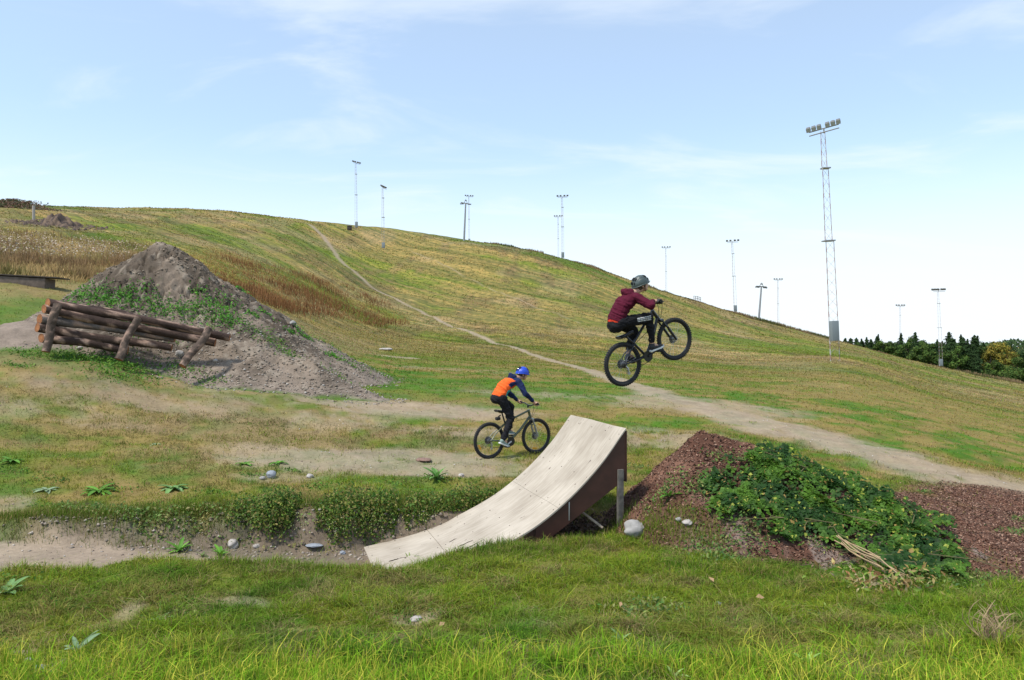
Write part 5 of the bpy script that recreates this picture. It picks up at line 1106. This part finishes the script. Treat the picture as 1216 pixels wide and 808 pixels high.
    for (x_, hw, zz) in L:
        for j in range(n):
            a = 6.2832*j/n; V.append((x_, hw*math.cos(a), zz+(.020 if math.sin(a) > 0 else .028)*math.sin(a)))
    for i in range(len(L)-1):
        for j in range(n): F.append((i*n+j, (i+1)*n+j, (i+1)*n+(j+1) % n, i*n+(j+1) % n))
    F.append(tuple(range(n))); F.append(tuple((len(L)-1)*n+j for j in range(n))[::-1])
    rt = Matrix.Rotation(-sadtilt, 3, 'Y'); s.add([T(sd_)+rt @ Vector(v) for v in V], F); s.tube([T(sd_)+rt@Vector((-.06,.02,-.03)), T(sd_)+rt@Vector((.06,.02,-.03))], .004, 6).tube([T(sd_)+rt@Vector((-.06,-.02,-.03)), T(sd_)+rt@Vector((.06,-.02,-.03))], .004, 6); s.build("saddle", M_BLACK, o)
    if refl: MB().box(T(sd_+Vector((-.09,0,-.13))), (.09,.07,.06), bev=.02).tube([T(sd_+Vector((-.03,0,-.07))), T(sd_+Vector((-.08,0,-.10)))], .012, 6).build("saddle_bag", M_GRIP, o)
    ch = MB(); ch.tube([T(bb+Vector((0,-.050,0))), T(bb+Vector((0,-.046,0)))], .080*sc, 28)
    ck = ch.build("chainring", M_RIM, o); peds = {}
    cl = .155*sc
    for sy, a in ((-1, crank_ang), (1, crank_ang+math.pi)):
        e = bb + Vector((math.cos(a)*cl, sy*.075, math.sin(a)*cl)); MB().tube([T(bb+Vector((0,sy*.058,0))), T(e)], [.016,.011], 8).build("crank", M_ALU if refl else M_RIM, o)
        pc = e + Vector((0, sy*.055, 0)); MB().box(T(pc), (.085,.09,.018), bev=.004).tube([T(e), T(pc)], .006, 6).build("pedal", M_GRIP, o); peds[sy] = pc
    c = MB(); top = []; rr, r1 = .042, .078*sc
    loop = [(-.0, rr), (bb.x, bb.z+r1)] ; pts = [Vector((0,-.048,rr)), Vector((bb.x,-.048,bb.z+r1))] + [Vector((bb.x+r1*math.sin(q), -.048, bb.z+r1*math.cos(q))) for q in (.6,1.2,1.8,2.4)] + [Vector((bb.x,-.048,bb.z-r1)), Vector((.05,-.048,-.13)), Vector((.01,-.048,-.15)), Vector((-.005,-.048,-.12)), Vector((.02,-.048,-.07)), Vector((-.03,-.048,-.025)), Vector((-.04,-.048,.0)), Vector((-.025,-.048,.03))]
    c.tube([T(p) for p in pts], .0045, 6, close=True); c.build("chain", M_RIM, o)
    MB().tube([T((.0,-.055,-.02)), T((.02,-.058,-.07)), T((.02,-.055,-.14))], [.014,.012,.010], 8).tube([T((.02,-.062,-.07)), T((.02,-.046,-.07))], .022, 12).tube([T((.02,-.062,-.14)), T((.02,-.046,-.14))], .022, 12).build("derailleur", M_ALU, o)
    gp = {sy: clamp+Vector((-.041, sy*(bw-.055), .045)) for sy in (-1, 1)}
    return o, peds, gp, bb
def place(u, v, d, yaw, pitch, roll=0.0, z=None):
    p = at(u, v, d)
    if z is not None: p.z = z
    return Matrix.Translation(p) @ Matrix.Rotation(yaw, 4, 'Z') @ Matrix.Rotation(-pitch, 4, 'Y') @ Matrix.Rotation(roll, 4, 'X')
def inv(M, u, v, lat=0.0):
    Mi = M.inverted(); o = Mi @ Vector((0, 0, CZ)); d = Mi.to_3x3() @ Vector(((u-608)/K, 1, -(v-404)/K)); t = (lat-o.y)/d.y; return o + d*t
def px(p): return (round(608+K*p.x/p.y, 1), round(404-K*(p.z-CZ)/p.y, 1))

# ================================================================== RIDERS
def ik(a, c, l1, l2, pole):
    a, c, pole = Vector(a), Vector(c), Vector(pole); d = c-a; L = d.length
    if L > (l1+l2)*.995: k = L/(l1+l2)*1.006; l1 *= k; l2 *= k
    x = (l1*l1-l2*l2+L*L)/(2*L); h = math.sqrt(max(l1*l1-x*x, 0)); u = d.normalized(); p = (pole - u*pole.dot(u)).normalized(); return a+u*x+p*h
def remesh(name, mb, voxel, smooth, mat, parent, colf=None, M=None):
    me = bpy.data.meshes.new("tmp"); me.from_pydata(mb.v, [], mb.f); me.update(); o = bpy.data.objects.new("tmp", me); COL.objects.link(o)
    r_ = o.modifiers.new("r", 'REMESH'); r_.mode = 'VOXEL'; r_.voxel_size = voxel; r_.use_smooth_shade = True
    if smooth: s = o.modifiers.new("s", 'SMOOTH'); s.factor = .5; s.iterations = smooth
    dg = bpy.context.evaluated_depsgraph_get(); nm = bpy.data.meshes.new_from_object(o.evaluated_get(dg)); nm.name = name; bpy.data.objects.remove(o); nm.materials.clear()
    if colf is not None: co = np.zeros(len(nm.vertices)*3, np.float32); nm.vertices.foreach_get("co", co); set_col(nm, colf(co.reshape(-1, 3)))
    if colf is not None:
        c_ = np.zeros(len(nm.vertices)*3, np.float32); nm.vertices.foreach_get("co", c_); c_ = c_.reshape(-1, 3); no = np.zeros(len(nm.vertices)*3, np.float32); nm.vertices.foreach_get("normal", no); no = no.reshape(-1, 3)
        f = np.abs(fbm(c_[:, 0]*14+c_[:, 2]*9, c_[:, 1]*10-c_[:, 2]*16, 501, 3)-.5); g_ = fbm(c_[:, 0]*6+3, c_[:, 2]*7+c_[:, 1]*4, 511, 3)-.5
        nm.vertices.foreach_set("co", (c_ + no*((f*.055-.008) + g_*.022)[:, None]).ravel().astype(np.float32)); nm.update()
    nm.polygons.foreach_set("use_smooth", np.ones(len(nm.polygons), bool)); return link(name, nm, parent, [mat])
M_SKIN = simple("skin", (.50, .29, .20), .55); M_CLOTH = attr_mat("cloth", rough=.9, noise=.22, scale=11, bump=.5, dist=.03, spec=.15); M_HAIR = simple("hair", (.06, .035, .02), .7, noise=.3, scale=40)
M_EYE = simple("eye", (.05, .03, .02), .3); M_LIP = simple("lips", (.36, .14, .12), .5)
def hand(m, G, sy, wrist, rad=1.0):
    """fist closed round the grip; G grip centre, bar runs along y"""
    G = Vector(G); up = Vector((-.35, 0, .9)).normalized()
    m.ell(G+Vector((-.032, 0, .020)), (.036*rad, .040*rad, .017*rad), Euler((0, R(-35), 0)))
    m.limb(wrist, G+Vector((-.040, 0, .022)), .024, .026)
    for k, (dy_, s) in enumerate(((.030, .92), (.010, 1.06), (-.011, 1.0), (-.031, .82))):
        y = G.y + dy_*sy*-1*1.0; r_ = .0092*rad
        P_ = [Vector((G.x-.016, y, G.z+.030)), Vector((G.x+.014*s, y, G.z+.028)), Vector((G.x+.030*s, y, G.z+.006)), Vector((G.x+.022*s, y, G.z-.020)), Vector((G.x+.002, y, G.z-.026))]
        for a, b in zip(P_[:-1], P_[1:]): m.limb(a, b, r_, r_*.95)
    yi = G.y - sy*.045; T_ = [Vector((G.x-.045, G.y-sy*.028, G.z+.010)), Vector((G.x-.026, yi, G.z-.008)), Vector((G.x-.006, yi, G.z-.024)), Vector((G.x+.016, yi+sy*.006, G.z-.026))]
    for a, b, r_ in zip(T_[:-1], T_[1:], (.0125, .0105, .0095)): m.limb(a, b, r_*rad, r_*.9*rad)
def shoe(M3, ank, pitch, sy, mats, person, sc=1.0, stripe=False):
    """ankle joint position and toe pitch in the rider's frame"""
    r3 = Matrix.Rotation(-pitch, 3, 'Y'); A = Vector(ank)
    P = lambda x, y, z: A + r3 @ Vector((x*sc, y*sc, z*sc))
    m = MB(); m.ell(P(-.015, 0, -.035), (.042, .036, .045), r3).ell(P(.03, 0, -.045), (.06, .038, .034), r3).ell(P(.09, 0, -.056), (.065, .041, .024), r3).ell(P(.135, 0, -.060), (.045, .038, .020), r3).limb(P(0, 0, .0), P(-.01, 0, -.03), .036, .04)
    o = remesh("shoe", m, .006, 4, mats[0], person)
    s = MB(); V = []; F = []; outl = [(-.062,.018),(-.05,.032),(-.01,.034),(.05,.036),(.11,.044),(.16,.036),(.183,.012)]; pts = outl + [(x, -y) for x, y in outl[::-1]]; n = len(pts)
    for z in (-.088, -.066): V += [P(x, y, z + (.012 if x > .15 else 0)) for x, y in pts]
    F = [tuple(range(n))[::-1], tuple(range(n, 2*n))] + [(k, (k+1) % n, n+(k+1) % n, n+k) for k in range(n)]; s.add(V, F).build("sole", mats[1], o, ang=60)
    return o
def rider(M, J, name_label, cat_label, top_mat, trouser_mat, helmet_mat, shoe_mats, topcol, troucol, gloves=None, bare=True, face_dir=(.85, -.45, -.12), hairlong=False, hooddark=None):
    o = empty("person"); o.matrix_world = M; tag(o, name_label, "person")
    # root at the pelvis
    B = MB(); hip = J['hip']; neck = J['neck']; head = J['head']; lab = {}
    for sy, s in ((-1, 'R'), (1, 'L')):
        B.limb(J['sh'+s], J['el'+s], .040, .033).limb(J['el'+s], J['wr'+s], .032, .022); hand(B, J['grip'+s], sy, J['wr'+s])
        B.limb(J['hip'+s], J['kn'+s], .070, .048).limb(J['kn'+s], J['an'+s], .046, .030); B.limb(J['an'+s], J['an'+s]+Vector((.06, 0, -.045)), .032, .028)
    ch = hip.lerp(neck, .62)+J['bow']*.5; B.limb(hip, ch, .07, .07).limb(ch, neck, .065, .045).limb(neck, head+Vector((-.01,0,-.05)), .045, .044)
    fd = Vector(face_dir).normalized(); sdv = Vector((0,0,1)).cross(fd).normalized(); upv = fd.cross(sdv).normalized(); F3 = Matrix((fd, sdv, upv)).transposed()
    hd = lambda x, y, z: head + F3 @ Vector((x, y, z))
    B.ell(hd(-.008, 0, .015), (.088, .070, .088), F3, 20, 14).ell(hd(.022, 0, -.038), (.060, .056, .062), F3, 18, 12).ell(hd(.045, 0, -.078), (.030, .032, .022), F3).ell(hd(.082, 0, -.022), (.016, .011, .018), F3).ell(hd(.078, 0, .0), (.012, .008, .022), F3)
    for k in (-1, 1): B.ell(hd(-.012, k*.072, -.012), (.020, .009, .029), F3)
    body = remesh("body", B, .0052, 3, M_SKIN, o)
    e = MB()
    for k in (-1, 1): e.ell(hd(.072, k*.030, .002), (.012, .014, .009), F3)
    e.build("eyes", M_EYE, o); l = MB().ell(hd(.076, 0, -.052), (.008, .020, .007), F3); l.build("lips", M_LIP, o)
    hr = MB().ell(hd(-.028, 0, .014), (.078, .079, .085), F3, 20, 14).ell(hd(-.05, 0, -.035), (.050, .064, .052), F3)
    for k in (-1, 1): hr.ell(hd(.012, k*.070, .0), (.022, .010, .036), F3)
    remesh("hair", hr, .006, 2, M_HAIR, o)
    # helmet: vented shell, rim and straps
    hm = MB(); nU, nV = 40, 14; V = []; Fc = []; r0 = (.128, .103, .118); c0 = (-.012, 0, .022)
    for i in range(nV+1):
        a = (math.pi*.5+.10)*i/nV
        for k in range(nU):
            b = 6.2832*k/nU; vent = .0; 
            rib = math.sin(b*1.0); lat = math.sin(a)*math.sin(b)
            g = -.010*max(0, math.cos(lat*26))**3 * (1 if .25 < a < 1.25 and math.cos(b) < .97 else 0)
            s_ = 1+g/.11; low = -.020*max(0, -math.cos(b))*(i/nV)
            V.append(hd(c0[0]+r0[0]*s_*math.sin(a)*math.cos(b), c0[1]+r0[1]*s_*math.sin(a)*math.sin(b), c0[2]+r0[2]*s_*math.cos(a)+low))
    for i in range(nV):
        for k in range(nU): Fc.append((i*nU+k, (i+1)*nU+k, (i+1)*nU+(k+1) % nU, i*nU+(k+1) % nU))
    hm.add(V, Fc); rimp = [V[nV*nU+k] for k in range(nU)]; hm.tube(rimp, .008, 8, close=True); hm.ell(hd(.105, 0, .020), (.030, .062, .007), F3)
    he = hm.build("helmet", helmet_mat, o, ang=60)
    vm = MB()
    for yy in (-.05, -.018, .018, .05):
        for (aa, bb_) in ((.45, .95), (1.05, 1.45)):
            for sgn in ((1,), (-1,))[0:2]:
                sg = sgn[0]; pts = []
                for t in np.linspace(aa, bb_, 5): q = math.sqrt(max(0, 1-(yy/r0[1])**2)); pts.append(hd(c0[0]+sg*math.sin(t)*r0[0]*q*1.004, yy, c0[2]+math.cos(t)*r0[2]*q*1.004))
                vm.tube(pts, [.002,.007,.008,.007,.002], 6)
    vm.build("vents", M_GRIP, he); st_ = MB()
    for k in (-1, 1): st_.tube([hd(.03, k*.078, .01), hd(.012, k*.074, -.05), hd(.03, k*.03, -.102)], .004, 6).tube([hd(-.05, k*.075, -.01), hd(.012, k*.074, -.05)], .004, 6)
    st_.build("straps", M_GRIP, he)
    # jacket
    t = MB(); sh = (J['shR']+J['shL'])/2; bow = J['bow']; mid = hip.lerp(sh, .5)+bow; up_ = (sh-hip).normalized(); bk = bow.normalized()
    def slab(p, rx, ry, rz): t.ell(p, (rx, ry, rz), Matrix((bk, Vector((0,1,0)), bk.cross(Vector((0,1,0))))).transposed(), 18, 12)
    TF = [.02, .12, .24, .38, .54, .70, .86, .98]; TX = [.132, .128, .116, .112, .116, .118, .10, .075]; TY = [.158, .155, .148, .148, .154, .162, .155, .12]
    for f_ in np.linspace(.02, .98, 26):
        f_ = float(f_); rx = float(np.interp(f_, TF, TX)); ry = float(np.interp(f_, TF, TY))
        p = hip.lerp(sh, f_)+bow*math.sin(math.pi*min(f_, 1))*.9+bk*.0; slab(p, rx, ry, .10)
    for s in 'RL':
        t.limb(sh.lerp(J['sh'+s], .6), J['sh'+s], .078, .066).limb(J['sh'+s], J['el'+s], .064, .052)
        w1 = J['el'+s].lerp(J['wr'+s], .93); t.limb(J['el'+s], w1, .051, .036)
        for q in (.35, .6): p = J['sh'+s].lerp(J['el'+s], q); t.ell(p+Vector(rng.normal(0, .006, 3)), .060)
        for q in (.25, .55, .85): p = J['el'+s].lerp(w1, q); t.ell(p+Vector(rng.normal(0, .005, 3)), .047-.008*q)
    t.ell(neck+bk*.055+Vector((-.01,0,-.015)), (.075, .095, .050), Euler((0, R(25), 0))).ell(neck+bk*.02+Vector((0,0,.025)), (.072, .076, .042)).ell(neck+bk*.075+Vector((-.02,0,.01)), (.045, .07, .045))
    jk = remesh("jacket", t, .0075, 3, top_mat, o, topcol)
    # trousers
    t = MB(); t.ell(hip+Vector((0, 0, .0)), (.125, .145, .105)).ell(hip+J.get('seat', Vector((-.05,0,-.04))), (.10, .135, .10))
    for s in 'RL':
        t.limb(J['hip'+s], J['kn'+s], .096, .068); k2 = J['kn'+s].lerp(J['an'+s], J.get('cuff', .9)); t.limb(J['kn'+s], k2, .066, J.get('hem', .046))
        t.ell(J['kn'+s], .071)
        for q in (.3, .62, .9): p = J['kn'+s].lerp(k2, q); t.ell(p+Vector(rng.normal(0, .007, 3)), lerp(.066, J.get('hem', .046)+.005, q))
    remesh("trousers", t, .0075, 3, trouser_mat, o, troucol)
    for s, sy in (('R', -1), ('L', 1)): shoe(None, J['an'+s], J['foot'+s], sy, shoe_mats, o, J.get('fs', 1))
    if gloves:
        for s, sy in (('R', -1), ('L', 1)):
            g = MB(); hand(g, J['grip'+s], sy, J['wr'+s].lerp(J['grip'+s], .25), 1.16); remesh("glove", g, .005, 2, gloves, o)
    return o
def const(c): return lambda co: np.tile(np.array(c), (len(co), 1))

import sys
# ---- the jumper
JM = place(739.6, 432.8, 10.15, R(26), R(21.5), R(2))
print("front hub px", px(JM @ Vector((.95, 0, 0))), "want 798.8,403.5")
stem = inv(JM, 771.5, 363.5); seat = inv(JM, 743, 398); stem.y = 0; seat.y = 0
print("stem", stem, "seat", seat, "bb", px(JM @ Vector((.425, 0, -.045))), "want 768.3,423.9")
bike, ped, grp, bb = bicycle(JM, .302, .95, M_BLACK, "black mountain bike in mid air above the ramp, front wheel raised", seat, stem, R(14), sadtilt=R(4), sc=.95)
print("grips", {k: px(JM @ v) for k, v in grp.items()}, "want R 786,357")
J = {}
J['hip'] = inv(JM, 733, 382.5); J['hip'].y = 0
for s, sy in (('R', -1), ('L', 1)):
    J['hip'+s] = J['hip']+Vector((.01, sy*.08, -.01)); J['grip'+s] = grp[sy]; J['wr'+s] = grp[sy]+Vector((-.085, -sy*.012, .045))
sh = inv(JM, 757.5, 354, -.15); 
for s, sy in (('R', -1), ('L', 1)):
    J['sh'+s] = Vector((sh.x, sy*.15, sh.z)); J['el'+s] = ik(J['sh'+s], J['wr'+s], .25, .22, (-.2, sy*.9, -.45))
J['neck'] = Vector((sh.x+.01, 0, sh.z+.055)); J['head'] = inv(JM, 761, 338.5); J['head'].y = -.01
J['anR'] = Vector((ped[-1].x-.075, ped[-1].y+.005, ped[-1].z+.115)); J['anL'] = Vector((ped[1].x-.06, ped[1].y-.005, ped[1].z+.120))
J['knR'] = ik(J['hipR'], J['anR'], .42, .38, (1, -.15, .5)); J['knL'] = ik(J['hipL'], J['anL'], .42, .38, (1, .25, .5))
J['footR'] = R(-4); J['footL'] = R(-18); J['bow'] = Vector((-.045, 0, .05)); J['cuff'] = .84; J['hem'] = .040; J['seat'] = Vector((-.045, 0, -.035))
print("joints", {k: px(JM @ v) for k, v in J.items() if isinstance(v, Vector) and k not in ('bow', 'seat')})
hx, hz = J['hip'].x, J['hip'].z
upd = (J['neck']-J['hip']).normalized()
def hoodcol(co):
    h = (co - np.array(J['hip'])) @ np.array(upd); c = np.tile(np.array((.082, .008, .022)), (len(co), 1)); c[h < -.035] = (.60, .05, .02); return c
kR, hR = np.array(J['knR']), np.array(J['hipR'])
def stripecol(co):
    c = np.tile(np.array((.014, .014, .016)), (len(co), 1)); d = kR-hR; L = np.linalg.norm(d); d = d/L; r_ = co-hR; t = (r_@d)/L; n = np.cross(d, (0, 1, 0)); w_ = r_@n
    st = (t > .50) & (t < 1.0) & (co[:, 1] < hR[1]-.02) & ((np.abs(w_-.024) < .006) | (np.abs(w_-.002) < .006) | (np.abs(w_+.020) < .006)); c[st] = (.62, .62, .62); return c
M_SH1 = simple("black_shoe", (.02, .02, .022), .6); M_SOLE = simple("white_sole", (.72, .72, .70), .6); M_SH2 = simple("grey_green_shoe", (.22, .30, .27), .6); M_GLOVE = simple("black_glove", (.02, .02, .02), .7)
rider(JM, J, "rider in a maroon hoodie and black striped trousers crouched on the airborne bicycle", "", M_CLOTH, M_CLOTH, simple("dark_green_helmet", (.055, .075, .070), .45, coat=.15), (M_SH1, M_SOLE), hoodcol, stripecol, gloves=M_GLOVE, face_dir=(.93, -.22, -.05))

# ---- the boy in the orange vest
d0 = 13.35; zb = float(H((580.9-608)/K*d0, d0)) + .33
Rw2 = .328; yaw2 = R(35); xr = (580.9-608)/K*d0; z1 = float(H(xr, d0)); fx, fy = xr+math.cos(yaw2)*1.06, d0+math.sin(yaw2)*1.06; z2 = float(H(fx, fy)); pit = math.atan2(z2-z1, 1.06)
BM = place(580.9, 523, d0, yaw2, pit, 0, z=z1+Rw2+.0)
print("boy rear", px(BM.translation), "want 580.9,523.3 front", px(BM @ Vector((1.06, 0, 0))), "want 636.4,520.3", "pitch", math.degrees(pit))
stem = inv(BM, 627, 482.5); seat = inv(BM, 596, 488.5); stem.y = 0; seat.y = 0
print("stem", stem, "seat", seat)
bike2, ped, grp, bb = bicycle(BM, Rw2, 1.06, M_OLIVE, "olive mountain bike with amber wheel reflectors behind the ramp", seat, stem, R(208), refl=True, sc=1.05, fork_mat=M_SILVER)
print("grips", {k: px(BM @ v) for k, v in grp.items()}, "want R 637,482 L 619,478")
J = {}
J['hip'] = inv(BM, 592, 472); J['hip'].y = 0
for s, sy in (('R', -1), ('L', 1)):
    J['hip'+s] = J['hip']+Vector((.01, sy*.08, -.01)); J['grip'+s] = grp[sy]; J['wr'+s] = grp[sy]+Vector((-.080, -sy*.012, .055))
sh = inv(BM, 615.5, 453.5, -.15)
for s, sy in (('R', -1), ('L', 1)):
    J['sh'+s] = Vector((sh.x, sy*.15, sh.z)); J['el'+s] = ik(J['sh'+s], J['wr'+s], .27, .24, (-.35, sy*.8, -.5))
J['neck'] = Vector((sh.x+.01, 0, sh.z+.06)); J['head'] = inv(BM, 620.5, 444.5); J['head'].y = -.01
J['anR'] = Vector((ped[-1].x-.085, ped[-1].y+.005, ped[-1].z+.135)); J['anL'] = Vector((ped[1].x-.075, ped[1].y-.005, ped[1].z+.125))
J['knR'] = ik(J['hipR'], J['anR'], .42, .41, (1, -.12, .3)); J['knL'] = ik(J['hipL'], J['anL'], .42, .41, (1, .15, .5))
J['footR'] = R(-24); J['footL'] = R(-10); J['bow'] = Vector((-.05, 0, .05)); J['cuff'] = .93; J['hem'] = .056; J['seat'] = Vector((-.05, 0, -.02))
print("joints", {k: px(BM @ v) for k, v in J.items() if isinstance(v, Vector) and k not in ('bow', 'seat')})
JB = dict(J)
def vestcol(co):
    hp, nk = np.array(JB['hip']), np.array(JB['neck']); d = nk-hp; L = np.linalg.norm(d); d = d/L; r_ = co-hp; t = (r_@d)/L; f = np.array([d[2], 0, -d[0]]); w_ = r_@f
    c = np.tile(np.array((.014, .024, .075)), (len(co), 1)); tor = (t < .84) & (np.abs(co[:, 1]) < .145+.02*(t < .5)) & (w_ < .10)
    sl = np.zeros(len(co), bool)
    for s in 'RL':
        a, b = np.array(JB['sh'+s]), np.array(JB['el'+s]); q = b-a; tt = np.clip(((co-a)@q)/(q@q), 0, 1); sl |= (np.linalg.norm(co-a-tt[:, None]*q, axis=1) < .078) & (tt > .0)
        a, b = np.array(JB['el'+s]), np.array(JB['wr'+s]); q = b-a; tt = np.clip(((co-a)@q)/(q@q), 0, 1); sl |= (np.linalg.norm(co-a-tt[:, None]*q, axis=1) < .062)
    org = tor & ~sl; c[org] = (.85, .13, .025); c[org & (w_ > -.02 + .22*np.abs(t-.30)) & (t < .56)] = (.03, .36, .38); c[(t > .2) & (t < .215) & org | (t > .4) & (t < .412) & org | (t > .6) & (t < .612) & org] *= .72; return c
rider(BM, J, "boy in an orange and navy jacket and blue helmet riding the olive bicycle", "", M_CLOTH, M_CLOTH, simple("blue_helmet", (.012, .06, .50), .45, coat=.15), (M_SH2, M_SOLE), vestcol, const((.016, .016, .019)), face_dir=(.90, -.30, -.20))
